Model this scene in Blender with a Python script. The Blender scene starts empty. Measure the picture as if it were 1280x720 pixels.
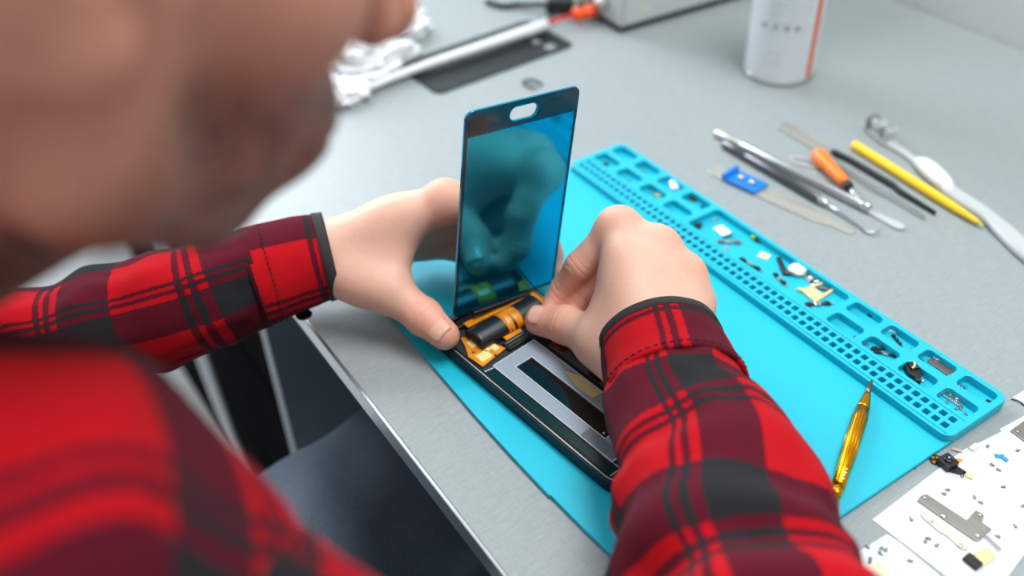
import bpy, bmesh, math, random
import numpy as np
from mathutils import Vector, Matrix, noise as mnoise

random.seed(7)
scene = bpy.context.scene
COL = scene.collection
S = 0.001                      # every length below is in millimetres

# ------------------------------------------------------------------ camera
CAM = np.array([520.553, -143.458, 412.968])
CR = np.array([[0.55596772, -0.51415192, 0.65310619],
               [0.83075217, 0.36961465, -0.41621609],
               [-0.02739932, 0.7739721, 0.63262664]])      # camera axes as columns
FPX = 1210.02
cd = bpy.data.cameras.new('camera')
cam = bpy.data.objects.new('camera', cd)
COL.objects.link(cam)
M = Matrix.Identity(4)
for i in range(3):
    for j in range(3):
        M[i][j] = CR[i][j]
    M[i][3] = CAM[i] * S
cam.matrix_world = M
cd.sensor_fit = 'HORIZONTAL'
cd.sensor_width = 36.0
cd.lens = 36.0 * FPX / 1280.0
cd.clip_start = 0.01
cd.dof.use_dof = True
cd.dof.focus_distance = 0.545
cd.dof.aperture_fstop = 3.3
scene.camera = cam

# ------------------------------------------------------------------ light
w = bpy.data.worlds.new('world')
scene.world = w
w.use_nodes = True
w.node_tree.nodes['Background'].inputs['Color'].default_value = (0.86, 0.94, 1.0, 1)
w.node_tree.nodes['Background'].inputs['Strength'].default_value = 0.50


def area(name, loc, target, sx, sy, power, color):
    d = bpy.data.lights.new(name, 'AREA')
    d.shape = 'RECTANGLE'
    d.size, d.size_y = sx, sy
    d.energy = power
    d.color = color
    o = bpy.data.objects.new(name, d)
    COL.objects.link(o)
    o.location = loc
    o.rotation_euler = (Vector(target) - Vector(loc)).to_track_quat('-Z', 'Y').to_euler()
    return o


area('window_light', (-1.9, 0.35, 1.15), (0.0, 0.15, 0.0), 1.6, 1.3, 74, (0.84, 0.94, 1.0))
area('ceiling_lamp_light', (0.35, 0.55, 1.75), (0.2, 0.2, 0.0), 1.2, 0.6, 36, (1.0, 0.99, 0.97))
area('rear_ceiling_lamp_light', (0.5, -1.3, 1.75), (0.3, -0.1, 0.0), 1.2, 0.6, 7, (1.0, 0.96, 0.92))

scene.view_settings.view_transform = 'Standard'
scene.view_settings.look = 'None'
scene.view_settings.exposure = 0.0
scene.view_settings.gamma = 1.0
scene.view_settings.use_curve_mapping = False


# ------------------------------------------------------------------ helpers
def px(u, v, z):
    """point of the place at height z (mm) that the photograph shows at pixel u, v"""
    r = CR @ np.array([(u - 640) / FPX, (360 - v) / FPX, -1.0])
    return CAM + r * (z - CAM[2]) / r[2]


def lin(c):
    c = c / 255.0
    return c / 12.92 if c <= 0.04045 else ((c + 0.055) / 1.055) ** 2.4


def rgb(r, g, b):
    return (lin(r), lin(g), lin(b), 1.0)


class NT:
    """small wrapper for building node trees"""
    def __init__(s, name):
        s.m = bpy.data.materials.new(name)
        s.m.use_nodes = True
        s.t = s.m.node_tree
        s.b = s.t.nodes['Principled BSDF']

    def n(s, typ, **kw):
        o = s.t.nodes.new(typ)
        for k, v in kw.items():
            setattr(o, k, v)
        return o

    def l(s, a, b):
        s.t.links.new(a, b)

    def setv(s, sock, val):
        if hasattr(val, 'is_linked') or hasattr(val, 'links'):
            s.l(val, sock)
        else:
            sock.default_value = val

    def math(s, op, a, b=0.0, c=None, clamp=False):
        o = s.n('ShaderNodeMath', operation=op, use_clamp=clamp)
        s.setv(o.inputs[0], a)
        s.setv(o.inputs[1], b)
        if c is not None:
            s.setv(o.inputs[2], c)
        return o.outputs[0]

    def mix(s, fac, a, b, typ='MIX'):
        o = s.n('ShaderNodeMix', data_type='RGBA', blend_type=typ)
        s.setv(o.inputs[0], fac)
        s.setv(o.inputs[6], a)
        s.setv(o.inputs[7], b)
        return o.outputs[2]

    def noise(s, vec, scale, detail=3.0, rough=0.5, dist=0.0):
        o = s.n('ShaderNodeTexNoise')
        if vec is not None:
            s.l(vec, o.inputs['Vector'])
        o.inputs['Scale'].default_value = scale
        o.inputs['Detail'].default_value = detail
        o.inputs['Roughness'].default_value = rough
        o.inputs['Distortion'].default_value = dist
        return o.outputs['Fac']

    def coord(s, which='Object', scale=(1, 1, 1), rot=(0, 0, 0)):
        c = s.n('ShaderNodeTexCoord')
        mp = s.n('ShaderNodeMapping')
        mp.inputs['Scale'].default_value = scale
        mp.inputs['Rotation'].default_value = rot
        s.l(c.outputs[which], mp.inputs['Vector'])
        return mp.outputs['Vector']

    def ramp(s, fac, stops, interp='LINEAR'):
        o = s.n('ShaderNodeValToRGB')
        o.color_ramp.interpolation = interp
        e = o.color_ramp.elements
        while len(e) < len(stops):
            e.new(0.5)
        for i, (p, c) in enumerate(stops):
            e[i].position = p
            e[i].color = c if len(c) == 4 else (*c, 1)
        s.l(fac, o.inputs['Fac'])
        return o.outputs['Color']

    def bump(s, h, strength=0.3, dist=0.001):
        o = s.n('ShaderNodeBump')
        o.inputs['Strength'].default_value = strength
        o.inputs['Distance'].default_value = dist
        s.l(h, o.inputs['Height'])
        s.l(o.outputs['Normal'], s.b.inputs['Normal'])

    def p(s, **kw):
        names = dict(color='Base Color', rough='Roughness', metal='Metallic', trans='Transmission Weight', ior='IOR',
                     spec='Specular IOR Level', coat='Coat Weight', coat_rough='Coat Roughness', sheen='Sheen Weight',
                     sss='Subsurface Weight', alpha='Alpha', emis='Emission Color', emis_s='Emission Strength')
        for k, v in kw.items():
            s.setv(s.b.inputs[names[k]], v)
        return s


MATS = {}


def simple(name, color, rough=0.5, metal=0.0, var=0.08, scale=60.0, bump=0.0, **kw):
    """plain procedural material: base colour with a soft noise variation"""
    if name in MATS:
        return MATS[name]
    t = NT(name)
    v = t.coord('Object')
    nz = t.noise(v, scale, 4.0, 0.6)
    a = tuple(max(0.0, c * (1 - var)) for c in color[:3]) + (1,)
    b = tuple(min(1.0, c * (1 + var)) for c in color[:3]) + (1,)
    col = t.ramp(nz, [(0.3, a), (0.7, b)])
    t.p(color=col, rough=rough, metal=metal, **kw)
    if bump:
        t.bump(t.noise(v, scale * 6, 3.0), bump, 0.0005)
    MATS[name] = t.m
    return t.m


def link(o, parent=None):
    COL.objects.link(o)
    if parent is not None:
        o.parent = parent
    return o


def tag(o, label=None, cat=None, group=None, kind=None):
    if label:
        o['label'] = label
    if cat:
        o['category'] = cat
    if group:
        o['group'] = group
    if kind:
        o['kind'] = kind
    return o


def thing(name, label, cat, loc=(0, 0, 0), rz=0.0, group=None):
    o = bpy.data.objects.new(name, None)
    o.empty_display_size = 0.01
    COL.objects.link(o)
    o.location = Vector(loc) * S
    o.rotation_euler = (0, 0, rz)
    return tag(o, label, cat, group)


def mesh(name, vf, mat, parent=None, smooth=False, loc=None, rz=0.0, uv=None):
    """vf = (verts in mm, faces) -> one mesh object"""
    verts, faces = vf
    me = bpy.data.meshes.new(name)
    me.from_pydata([tuple(float(c) * S for c in v) for v in verts], [], [tuple(int(i) for i in f) for f in faces])
    me.validate()
    if smooth:
        me.shade_smooth()
    if mat is not None:
        for m_ in (mat if isinstance(mat, (list, tuple)) else [mat]):
            me.materials.append(m_)
    if uv is not None:
        L = me.uv_layers.new(name='UVMap')
        vi = np.zeros(len(me.loops), dtype=np.int32)
        me.loops.foreach_get('vertex_index', vi)
        L.data.foreach_set('uv', np.asarray(uv, dtype=np.float32)[vi].ravel())
    o = bpy.data.objects.new(name, me)
    link(o, parent)
    if loc is not None:
        o.location = Vector(loc) * S
    o.rotation_euler = (0, 0, rz)
    return o


def merge(*vfs):
    V, F = [], []
    for v, f in vfs:
        n = len(V)
        V += [tuple(p) for p in v]
        F += [tuple(i + n for i in q) for q in f]
    return V, F


def xf(vf, loc=(0, 0, 0), rz=0.0, rx=0.0, ry=0.0, scale=(1, 1, 1)):
    m = Matrix.Translation(Vector(loc)) @ Matrix.Rotation(rz, 4, 'Z') @ Matrix.Rotation(ry, 4, 'Y') @ Matrix.Rotation(rx, 4, 'X') @ Matrix.Diagonal((*scale, 1))
    return [tuple(m @ Vector(v)) for v in vf[0]], vf[1]


def from_bm(bm):
    bm.verts.index_update()
    r = ([tuple(v.co) for v in bm.verts], [tuple(v.index for v in f.verts) for f in bm.faces])
    bm.free()
    return r


def box(x0, x1, y0, y1, z0, z1, bev=0.0, seg=2):
    bm = bmesh.new()
    bmesh.ops.create_cube(bm, size=1.0)
    for v in bm.verts:
        v.co = Vector(((x0 + x1) / 2 + v.co.x * (x1 - x0), (y0 + y1) / 2 + v.co.y * (y1 - y0), (z0 + z1) / 2 + v.co.z * (z1 - z0)))
    if bev > 0:
        bmesh.ops.bevel(bm, geom=list(bm.edges), offset=bev, segments=seg, profile=0.5, affect='EDGES')
    return from_bm(bm)


def prism(poly, z0, z1, bev=0.0, seg=2):
    """extruded outline, optionally with a bevelled rim"""
    bm = bmesh.new()
    vs = [bm.verts.new((x, y, z0)) for x, y in poly]
    f = bm.faces.new(vs)
    if f.normal.z > 0 or True:
        f.normal_update()
        if f.normal.z > 0:
            f.normal_flip()
    r = bmesh.ops.extrude_face_region(bm, geom=[f])
    top = [g for g in r['geom'] if isinstance(g, bmesh.types.BMVert)]
    for v in top:
        v.co.z = z1
    if bev > 0:
        es = [e for e in bm.edges if abs(e.verts[0].co.z - e.verts[1].co.z) < 1e-6 and e.verts[0].co.z > (z0 + z1) / 2]
        bmesh.ops.bevel(bm, geom=es, offset=bev, segments=seg, profile=0.5, affect='EDGES')
    bmesh.ops.recalc_face_normals(bm, faces=list(bm.faces))
    return from_bm(bm)


def rrect(x0, x1, y0, y1, r, n=5):
    r = min(r, abs(x1 - x0) / 2 - 1e-3, abs(y1 - y0) / 2 - 1e-3)
    out = []
    for cx, cy, a0 in ((x1 - r, y1 - r, 0), (x0 + r, y1 - r, 90), (x0 + r, y0 + r, 180), (x1 - r, y0 + r, 270)):
        for i in range(n + 1):
            a = math.radians(a0 + 90.0 * i / n)
            out.append((cx + r * math.cos(a), cy + r * math.sin(a)))
    return out


def lathe(prof, n=24, axis='Z'):
    """prof = [(r, z)] turned about Z (or laid along X)"""
    V, F = [], []
    k = len(prof)
    for r, z in prof:
        for i in range(n):
            a = 2 * math.pi * i / n
            V.append((r * math.cos(a), r * math.sin(a), z))
    for j in range(k - 1):
        for i in range(n):
            i2 = (i + 1) % n
            F.append((j * n + i, j * n + i2, (j + 1) * n + i2, (j + 1) * n + i))
    F.append(tuple(range(n - 1, -1, -1)))
    F.append(tuple((k - 1) * n + i for i in range(n)))
    if axis == 'X':
        V = [(z, x, y) for x, y, z in V]
    return V, F


def tube(path, rad, n=12, flat=1.0, closed=False, cap=True):
    """tube along a polyline; rad = number or list; flat squashes the vertical"""
    P = [Vector(p) for p in path]
    R = rad if isinstance(rad, (list, tuple)) else [rad] * len(P)
    V, F = [], []
    prev = None
    m = len(P)
    for i, p in enumerate(P):
        if closed:
            t = (P[(i + 1) % m] - P[i - 1]).normalized()
        else:
            t = (P[min(i + 1, m - 1)] - P[max(i - 1, 0)]).normalized()
        up = Vector((0, 0, 1)) if abs(t.z) < 0.95 else Vector((0, 1, 0))
        s_ = t.cross(up).normalized() if prev is None else (prev - t * prev.dot(t)).normalized()
        prev = s_
        u_ = s_.cross(t).normalized()
        for k in range(n):
            a = 2 * math.pi * k / n
            V.append(tuple(p + s_ * (R[i] * math.cos(a)) + u_ * (R[i] * flat * math.sin(a))))
    for i in range(m if closed else m - 1):
        i2 = (i + 1) % m
        for k in range(n):
            k2 = (k + 1) % n
            F.append((i * n + k, i * n + k2, i2 * n + k2, i2 * n + k))
    if cap and not closed:
        F.append(tuple(range(n - 1, -1, -1)))
        F.append(tuple((m - 1) * n + k for k in range(n)))
    return V, F


def spline(pts, n=8):
    """Catmull-Rom through the points"""
    P = [Vector(p) for p in pts]
    P = [P[0] * 2 - P[1]] + P + [P[-1] * 2 - P[-2]]
    out = []
    for i in range(1, len(P) - 2):
        for k in range(n):
            t = k / n
            a, b, c, d = P[i - 1], P[i], P[i + 1], P[i + 2]
            out.append(0.5 * ((2 * b) + (c - a) * t + (2 * a - 5 * b + 4 * c - d) * t * t + (3 * b - a - 3 * c + d) * t ** 3))
    out.append(P[-2])
    return out


def fill_holes(outer, holes, z0, z1, bev):
    """plate with holes (a 2D curve, filled and extruded) as verts and faces in mm"""
    cu = bpy.data.curves.new('plate', 'CURVE')
    cu.dimensions = '2D'
    cu.fill_mode = 'BOTH'
    for pl in [outer] + holes:
        sp = cu.splines.new('POLY')
        sp.points.add(len(pl) - 1)
        for p_, (x, y) in zip(sp.points, pl):
            p_.co = (x, y, 0, 1)
        sp.use_cyclic_u = True
    cu.extrude = (z1 - z0) / 2 - bev
    cu.bevel_depth = bev
    cu.bevel_resolution = 1
    o = bpy.data.objects.new('plate', cu)
    COL.objects.link(o)
    dg = bpy.context.evaluated_depsgraph_get()
    me = bpy.data.meshes.new_from_object(o.evaluated_get(dg))
    V = [(v.co.x, v.co.y, v.co.z + (z0 + z1) / 2) for v in me.vertices]
    F = [tuple(p_.vertices) for p_ in me.polygons]
    bpy.data.objects.remove(o)
    bpy.data.curves.remove(cu)
    bpy.data.meshes.remove(me)
    return V, F


def line_between(p0, p1):
    d = np.array(p1) - np.array(p0)
    return math.atan2(d[1], d[0]), float(np.hypot(d[0], d[1]))


# ------------------------------------------------------------------ materials
def desk_mat():
    t = NT('desk_laminate')
    a = t.noise(t.coord('Object', (900, 90, 300)), 1.0, 4.0, 0.6)
    b = t.noise(t.coord('Object', (120, 1100, 300)), 1.0, 3.0, 0.6)
    c = t.noise(t.coord('Object'), 9.0, 3.0, 0.5)
    s_ = t.math('ADD', t.math('MULTIPLY', a, 0.6), t.math('MULTIPLY', b, 0.4))
    col = t.ramp(s_, [(0.3, rgb(130, 139, 142)), (0.7, rgb(154, 163, 165))])
    col = t.mix(t.math('MULTIPLY', c, 0.25), col, rgb(160, 166, 165))
    t.p(color=col, rough=t.math('MULTIPLY_ADD', s_, 0.2, 0.30), spec=0.5)
    t.bump(s_, 0.12, 0.0004)
    return t.m


def metal(name, c=(214, 216, 218), rough=0.3, scale=400):
    if name in MATS:
        return MATS[name]
    t = NT(name)
    v = t.coord('Object', (20, 400, 400))
    nz = t.noise(v, 1.0, 3.0)
    t.p(color=t.mix(nz, rgb(*[int(x * 0.86) for x in c]), rgb(*c)), metal=1.0, rough=t.math('MULTIPLY_ADD', nz, 0.2, rough - 0.08))
    MATS[name] = t.m
    return t.m


D = desk_mat()
WHITE = simple('white_paint', rgb(214, 216, 216), 0.6, var=0.03)
STEEL = metal('brushed_steel')
DULL = metal('dull_steel', (222, 219, 210), 0.42)
DARKM = metal('dark_metal', (70, 72, 76), 0.4)
BLACK = simple('black_plastic', rgb(22, 23, 25), 0.4, var=0.3)
PAPER = simple('white_sheet', rgb(208, 213, 215), 0.55, var=0.03, bump=0.1)
GOLD = metal('gold_contacts', (226, 170, 66), 0.3)
SCREW = metal('screw_steel', (226, 226, 228), 0.25)

# ------------------------------------------------------------------ setting
FLOOR = -740.0
o = mesh('floor', box(-3000, 2600, -2600, 720, FLOOR - 40, FLOOR), simple('floor_vinyl', rgb(206, 208, 208), 0.5, var=0.06, scale=8), None)
tag(o, 'pale grey smooth floor below the desk', kind='structure')
o = mesh('wall_back', box(-3000, 2600, 712, 760, FLOOR, 1600), simple('wall_paint', rgb(206, 208, 206), 0.7, var=0.02, scale=30, bump=0.05), None)
tag(o, 'pale grey wall behind the desk', kind='structure')

# ------------------------------------------------------------------ desk
desk = thing('desk', 'long light grey brushed laminate work desk with a metal front edge', 'desk', (0, 0, FLOOR))
H0 = -FLOOR
mesh('tabletop', box(-1500, 1100, 1.5, 711, H0 - 16, H0, 0.4, 1), D, desk)
EDGE = metal('aluminium_edge', (205, 209, 212), 0.32)
mesh('edge_strip', merge(box(-1500, 1100, -0.8, 1.6, H0 - 3.2, H0 + 0.5, 0.5), box(-1500, 1100, 0.2, 1.5, H0 - 16, H0 - 3.2)), EDGE, desk)
PANEL = simple('panel_grey', rgb(112, 126, 136), 0.5, var=0.05, scale=20)
CARC = simple('shade_black', rgb(5, 7, 9), 0.9, var=0.1, spec=0.02)  # near-black colour carries the shade under the desk
pan = mesh('side_panel', box(-112, -94, 8, 690, 0, H0 - 16, 0.6, 1), PANEL, desk)
mesh('panel_edge_band', box(-112.3, -93.7, 6.5, 8.2, 0, H0 - 16.2), simple('edge_band_grey', rgb(130, 138, 144), 0.4), pan)
mesh('side_panel', box(1060, 1078, 8, 690, 0, H0 - 16, 0.6, 1), PANEL, desk)
mesh('side_panel', box(-1490, -1472, 8, 690, 0, H0 - 16, 0.6, 1), PANEL, desk)
# added black pedestal, stands in for the dark space left of the side panel
ped = thing('shade_pedestal', 'added black drawer pedestal as painted shade under the desk behind the hanging white cables', 'cabinet', (-512, 20, FLOOR))
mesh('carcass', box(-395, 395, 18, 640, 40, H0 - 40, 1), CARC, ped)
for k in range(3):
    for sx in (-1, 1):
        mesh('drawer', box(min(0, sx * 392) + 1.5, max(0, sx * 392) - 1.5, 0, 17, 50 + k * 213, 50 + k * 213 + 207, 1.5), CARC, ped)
for sx in (-1, 1):
    for sy in (60, 590):
        mesh('foot', lathe([(14, 0), (14, 30), (20, 34), (20, 41)], 14), DARKM, ped, loc=(sx * 365, sy, 0))
# two white cables hanging off the edge
CABLE = simple('white_cable', rgb(214, 218, 222), 0.45, var=0.03)
for lab, pts in (('white power cable hanging under the desk, nearer the side panel',
                  [(-330, 40, -22), (-330, 12, -40), (-331, -8, -110), (-324, -10, -230), (-318, -8, -380), (-308, -6, -470), (-300, 0, -600), (-300, 0, FLOOR + 4)]),
                 ('white power cable hanging under the desk, leftmost of the two',
                  [(-372, 40, -22), (-372, 12, -40), (-374, -8, -120), (-370, -10, -260), (-362, -8, -360), (-346, -5, -470), (-340, 0, -600), (-350, 0, FLOOR + 4)])):
    c_ = thing('power_cable', lab, 'cable', (pts[-1][0], pts[-1][1], FLOOR), 0, 'cables hanging under the desk')
    sp = [(p_[0] - pts[-1][0], p_[1] - pts[-1][1], p_[2] - FLOOR) for p_ in spline(pts, 8)]
    mesh('cord', tube(sp, 4.2, 10), CABLE, c_, True)
    b0 = sp[0]
    mesh('cable_clip', box(b0[0] - 7, b0[0] + 7, b0[1] - 6, b0[1] + 6, b0[2] - 3, b0[2] + 5, 1), BLACK, c_)
# ---- person pose (mm) and display pose
SCREEN_ROT = (Matrix.Rotation(-0.035, 3, 'Y') @ Matrix(((0.99746101, -0.0251538, 0.06662443), (0.01770321, 0.99375758, 0.11014748), (-0.06897916, -0.10868835, 0.99167975))))
SCREEN_POS = (117.7, 69.2, 19.0)
SCREEN_WH = (78.0, 141.7)
HEAD_ANG = (-4.0, 30.5, -2.0)          # turn, nod, tilt in degrees
HEAD_POS = (254, -108, 352)
NECK_BASE = (232, -262, 236)
SHR, SHL = (328, -175, 207), (45, -240, 190)
ELR, ELL = (452, 2, 50), (-32, -224, 6)
SHRAD = 54.0
BODY_H = 1.7
SLR_P = [(262, 121.5, 48), (281.7, 108.9, 50), (310.3, 99, 53), (333.2, 86.9, 55), (369, 60.4, 58), (420, 36, 60), (452, 12, 52), (447, -30, 62), (420, -62, 90), (384, -108, 136), (350, -150, 182), (330, -174, 206)]
SLR_R = [37, 39, 44, 48, 51, 53, 51, 46, 43, 42, 45, 49]
CFR_P = [(231, 137.5, 48), (250, 127.5, 48), (267, 118, 48.5)]
CFR_R = [34, 36, 38.5]
CFR_H = [(228.5, 139, 48), (234, 136, 48)]
CFR_HR = [33.5, 34]
SLL_P = [(31.5, -20, 39), (28.9, -31.4, 38), (22.1, -61.2, 33), (4.2, -102.9, 25), (-13, -150, 16), (-32, -222, 8), (-30, -250, 50), (0, -250, 120), (45, -240, 184)]
SLL_R = [33.5, 34.5, 37, 39, 41, 46, 48, 50, 58]
CFL_P = [(42, 23, 42), (36, 4, 40.5), (30.5, -25, 38.5)]
CFL_R = [30, 32, 34.5]
CFL_H = [(43, 25.5, 42), (41, 19, 41.8)]
CFL_HR = [29.8, 30.4]
R_UOFF, R_S0, L_UOFF, L_S0 = 0.0, 34.0, 0.03, 52.0

# ------------------------------------------------------------------ repair mat
MY = 47.24
def mat_silicone():
    t = NT('cyan_silicone')
    v = t.coord('Object')
    nz = t.noise(v, 25.0, 3.0)
    t.p(color=t.mix(nz, rgb(10, 177, 203), rgb(14, 185, 210)), rough=0.42, spec=0.5, sss=0.0)
    t.bump(t.noise(v, 1800.0, 2.0), 0.06, 0.0003)
    return t.m


SIL = mat_silicone()
mat_t = thing('repair_mat', 'cyan silicone repair mat with moulded parts trays along one side', 'mat', (0, MY, 0))
front = [(0, 1.5), (3, 0.3), (24, -0.6), (73, -0.3), (110, -1.6), (136, -2.2), (182, -2.8), (219, -2.4), (252.5, -1.6), (254, -0.6), (256, -0.6), (281, 0.6), (304, 2.6), (330, 3.4), (345, 3.8)]
outl = front + [(349, 5.5), (350, 9), (350, 246), (348.5, 250), (345, 251.5), (5, 251.5), (1.5, 250), (0, 246)]
mesh('base_sheet', prism(outl, 0, 3.0, 0.7), SIL, mat_t)
holes = []
PX = [(3, 26), (30.2, 53.2), (57.7, 80.7), (85.2, 109.2), (241.6, 266), (269, 293), (296.4, 320), (323.6, 347)]
for x0, x1 in PX:
    holes.append(rrect(x0 + .6, x1 - .6, 236.0, 248.6, 3.2))
    holes.append(rrect(x0 + .6, x1 - .6, 218.2, 231.2, 3.2))
holes.append(rrect(113.6, 238.2, 218.2, 248.6, 3.6))
for i in range(55):
    cx = 8.0 + i * 6.19
    for cy in (204.5, 211.3):
        holes.append(rrect(cx - 2.35, cx + 2.35, cy - 2.5, cy + 2.5, 0.9, 2))
vf = fill_holes(rrect(0.2, 349.8, 197.6, 251.3, 6), holes, 2.6, 8.0, 0.45)
tray = mesh('parts_tray', vf, SIL, mat_t)
# thin raised bead that frames the grid of small cells
for yy in (199.6, 215.6):
    mesh('bead', tube([(3, yy, 8.0), (347, yy, 8.0)], 0.55, 6), SIL, tray)

# ------------------------------------------------------------------ phone chassis
PH = thing('phone_chassis', 'opened black phone chassis lying on the cyan mat below the raised display', 'phone', (108.5, 54.6, 3.0), math.radians(6.4))
# local frame: x from the far end, y from the left edge
FRM = metal('chassis_frame', (58, 62, 68), 0.38)
GLOSS = simple('glossy_black', rgb(8, 12, 13), 0.12, var=0.2, coat=0.4)
PLATE = simple('chassis_plate', rgb(38, 46, 50), 0.45, var=0.1)
GREYF = simple('adhesive_frame', rgb(150, 163, 176), 0.22, var=0.04, scale=30)
TEAL = simple('tinted_film', rgb(14, 42, 42), 0.2, var=0.1)
KAPT = simple('amber_flex_film', rgb(226, 142, 20), 0.28, var=0.25, scale=140, coat=0.3)
CREAM = simple('cream_board', rgb(222, 206, 150), 0.4, var=0.08, scale=150)
SILV = metal('silver_foil', (225, 226, 224), 0.22)
mesh('frame', fill_holes(rrect(0, 167, 0, 77, 9), [rrect(3.2, 163.8, 3.2, 73.8, 6.5)], 0, 7.8, 0.7), FRM, PH)
mesh('rim_line', fill_holes(rrect(1.3, 165.7, 1.3, 75.7, 8), [rrect(1.9, 165.1, 1.9, 75.1, 7.6)], 7.6, 8.1, 0.05), DULL, PH)
mesh('midplate', prism(rrect(2.5, 164.5, 2.5, 74.5, 6), 0.5, 5.2), PLATE, PH)
mesh('side_film', prism([(52, 4.2), (158, 4.4), (158, 12.3), (53, 11.6)], 5.2, 5.9, 0.1), TEAL, PH)
mesh('adhesive_frame', fill_holes([(52, 11.2), (152.5, 11.8), (151.5, 45), (51, 44.8)], [[(61.4, 20.6), (61.4, 33.8), (138, 34.4), (138.2, 20.6)]], 5.2, 6.6, 0.15), GREYF, PH)
LINE = simple('highlight_white', rgb(214, 222, 226), 0.3)  # edge highlights put in as thin pale outlines
def outline(poly, w_):
    c_ = (sum(p_[0] for p_ in poly) / len(poly), sum(p_[1] for p_ in poly) / len(poly))
    return [tuple(a + (b - a) * 0 + (w_ if a > b else -w_) for a, b in zip(p_, c_)) for p_ in poly]
for pl_ in ([(52, 11.2), (152.5, 11.8), (151.5, 45), (51, 44.8)], [(61.4, 20.6), (61.4, 33.8), (138, 34.4), (138.2, 20.6)]):
    mesh('edge_highlight', fill_holes(outline(pl_, .15), [outline(pl_, -.3)], 6.5, 6.95, .02), LINE, PH)
mesh('edge_highlight', fill_holes([(51.6, 3.9), (158.3, 4.1), (158.3, 12.6), (52.8, 12)], [[(52.2, 4.3), (157.9, 4.5), (157.9, 12.2), (53.2, 11.6)]], 5.8, 6.1, .02), LINE, PH)
mesh('battery_well', prism([(61.8, 21), (61.8, 33.4), (137.6, 34), (137.8, 21)], 5.2, 5.5), GLOSS, PH)
mesh('contact_dot', lathe([(0.9, 0), (0.9, .3), (.5, .5)], 12), SILV, PH, True, (134, 24, 5.5))
mesh('contact_dot', lathe([(0.8, 0), (0.8, .3), (.4, .5)], 12), DULL, PH, True, (134, 29, 5.5))
mesh('corner_pad', prism([(127, 12.8), (151, 13), (151, 20), (126.5, 20)], 6.6, 6.9), simple('grey_pad', rgb(110, 120, 128), 0.5), PH)
mesh('centre_rib', prism([(50, 45.6), (158, 46.2), (158, 48), (50, 47.2)], 5.2, 7.2, 0.2), BLACK, PH)
mesh('side_board', prism([(60, 48.5), (158, 48.5), (158, 72), (60, 72)], 5.2, 6.2, 0.2), simple('grey_board', rgb(84, 90, 96), 0.4, var=0.15, scale=90), PH)
mesh('cream_pad', prism([(84, 40.2), (94, 44.2), (112, 44.4), (111, 37.2), (100, 36.2)], 6.6, 7.0), CREAM, PH)
mesh('board_slot', prism(rrect(94, 104, 49, 51, 1), 6.2, 6.7), BLACK, PH)
mesh('board_slot', prism(rrect(108, 122, 48.8, 51, 1), 6.2, 6.7), BLACK, PH)
mesh('red_module', prism(rrect(60.5, 71, 50, 58, 1.2), 6.2, 8.6, 0.5), simple('dark_red_plastic', rgb(120, 14, 18), 0.25, var=0.15), PH)
mesh('module_highlight', prism([(61, 56.5), (66, 55.5), (70, 59), (64, 61)], 8.4, 8.9), SILV, PH)  # white highlight of the red module, put in as a silver patch
# flex end with gold pads by the thumb
flex = mesh('flex_pad', prism([(19, 12), (24, 21), (33, 18), (38, 24.5), (45, 27), (48.5, 6.2), (36, 5), (28, 9)], 6.0, 6.9, 0.15), KAPT, PH)
for x_, y_, a_, b_ in ((28.5, 14.5, 3.4, 2.8), (42, 12.5, 3.6, 4.2), (37.5, 17.5, 2.6, 2.0), (40, 22, 3.0, 2.2)):
    mesh('solder_pad', prism(rrect(x_ - a_, x_ + a_, y_ - b_, y_ + b_, 0.8), 6.9, 7.15), simple('pale_gold_pad', rgb(246, 224, 150), 0.25, var=0.1, scale=200), flex)
for x_, y_ in ((35, 9.5), (46, 18)):
    mesh('hole', lathe([(0.8, 0), (0.8, 0.3), (0.1, 0.31)], 10), BLACK, flex, False, (x_, y_, 6.88))
# ribbed black ribbon rolled over, wrapped with amber film
def roll(x, y0, y1, r, zc, n=22, ribs=14):
    V, F = [], []
    m = ribs * 2 + 1
    for j in range(m):
        y = y0 + (y1 - y0) * j / (m - 1)
        rr = r * (1.0 if j % 2 else 0.965)
        for i in range(n):
            a = 2 * math.pi * i / n
            V.append((x + rr * 1.05 * math.cos(a), y, zc + rr * 0.8 * math.sin(a)))
    for j in range(m - 1):
        for i in range(n):
            F.append((j * n + i, j * n + (i + 1) % n, (j + 1) * n + (i + 1) % n, (j + 1) * n + i))
    F.append(tuple(range(n - 1, -1, -1)))
    F.append(tuple((m - 1) * n + i for i in range(n)))
    return V, F
RIB = simple('ribbon_black', rgb(26, 29, 33), 0.32, var=0.2, scale=200)
rb = mesh('ribbon_roll', roll(29, 15, 66, 8.6, 8.6), RIB, PH, True)
mesh('film_band', roll(28.8, 36, 49, 8.8, 8.65, 22, 2), KAPT, rb, True)
mesh('film_band', prism([(16.5, 64), (16.5, 74), (30, 74), (28, 63)], 7.4, 8.4, 0.2), KAPT, rb)
mesh('amber_strip', prism([(12, 20), (14, 64), (18.5, 64), (17, 20)], 8.6, 9.4, 0.2), KAPT, rb)
mesh('socket', merge(prism(rrect(40, 48.4, 27.5, 44.5, 1), 5.2, 7.6, 0.3)), BLACK, PH)
mesh('socket_line', prism(rrect(45.4, 46.1, 28.6, 43.6, .3), 7.6, 7.9), GOLD, PH)
mesh('socket_line', prism(rrect(42.6, 43.2, 28.6, 43.6, .3), 7.6, 7.9), DULL, PH)
mesh('socket_film', prism([(37.6, 31), (38.4, 44), (41.4, 44), (41.2, 31)], 7.6, 8.3, 0.15), KAPT, PH)
mesh('top_bracket', prism([(6, 6), (8, 70), (14, 70), (12, 6)], 5.2, 8.2, 0.4), BLACK, PH)
mesh('side_key', box(36, 58, -0.7, 0.4, 3.2, 5.2, 0.3), DARKM, PH)

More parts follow.
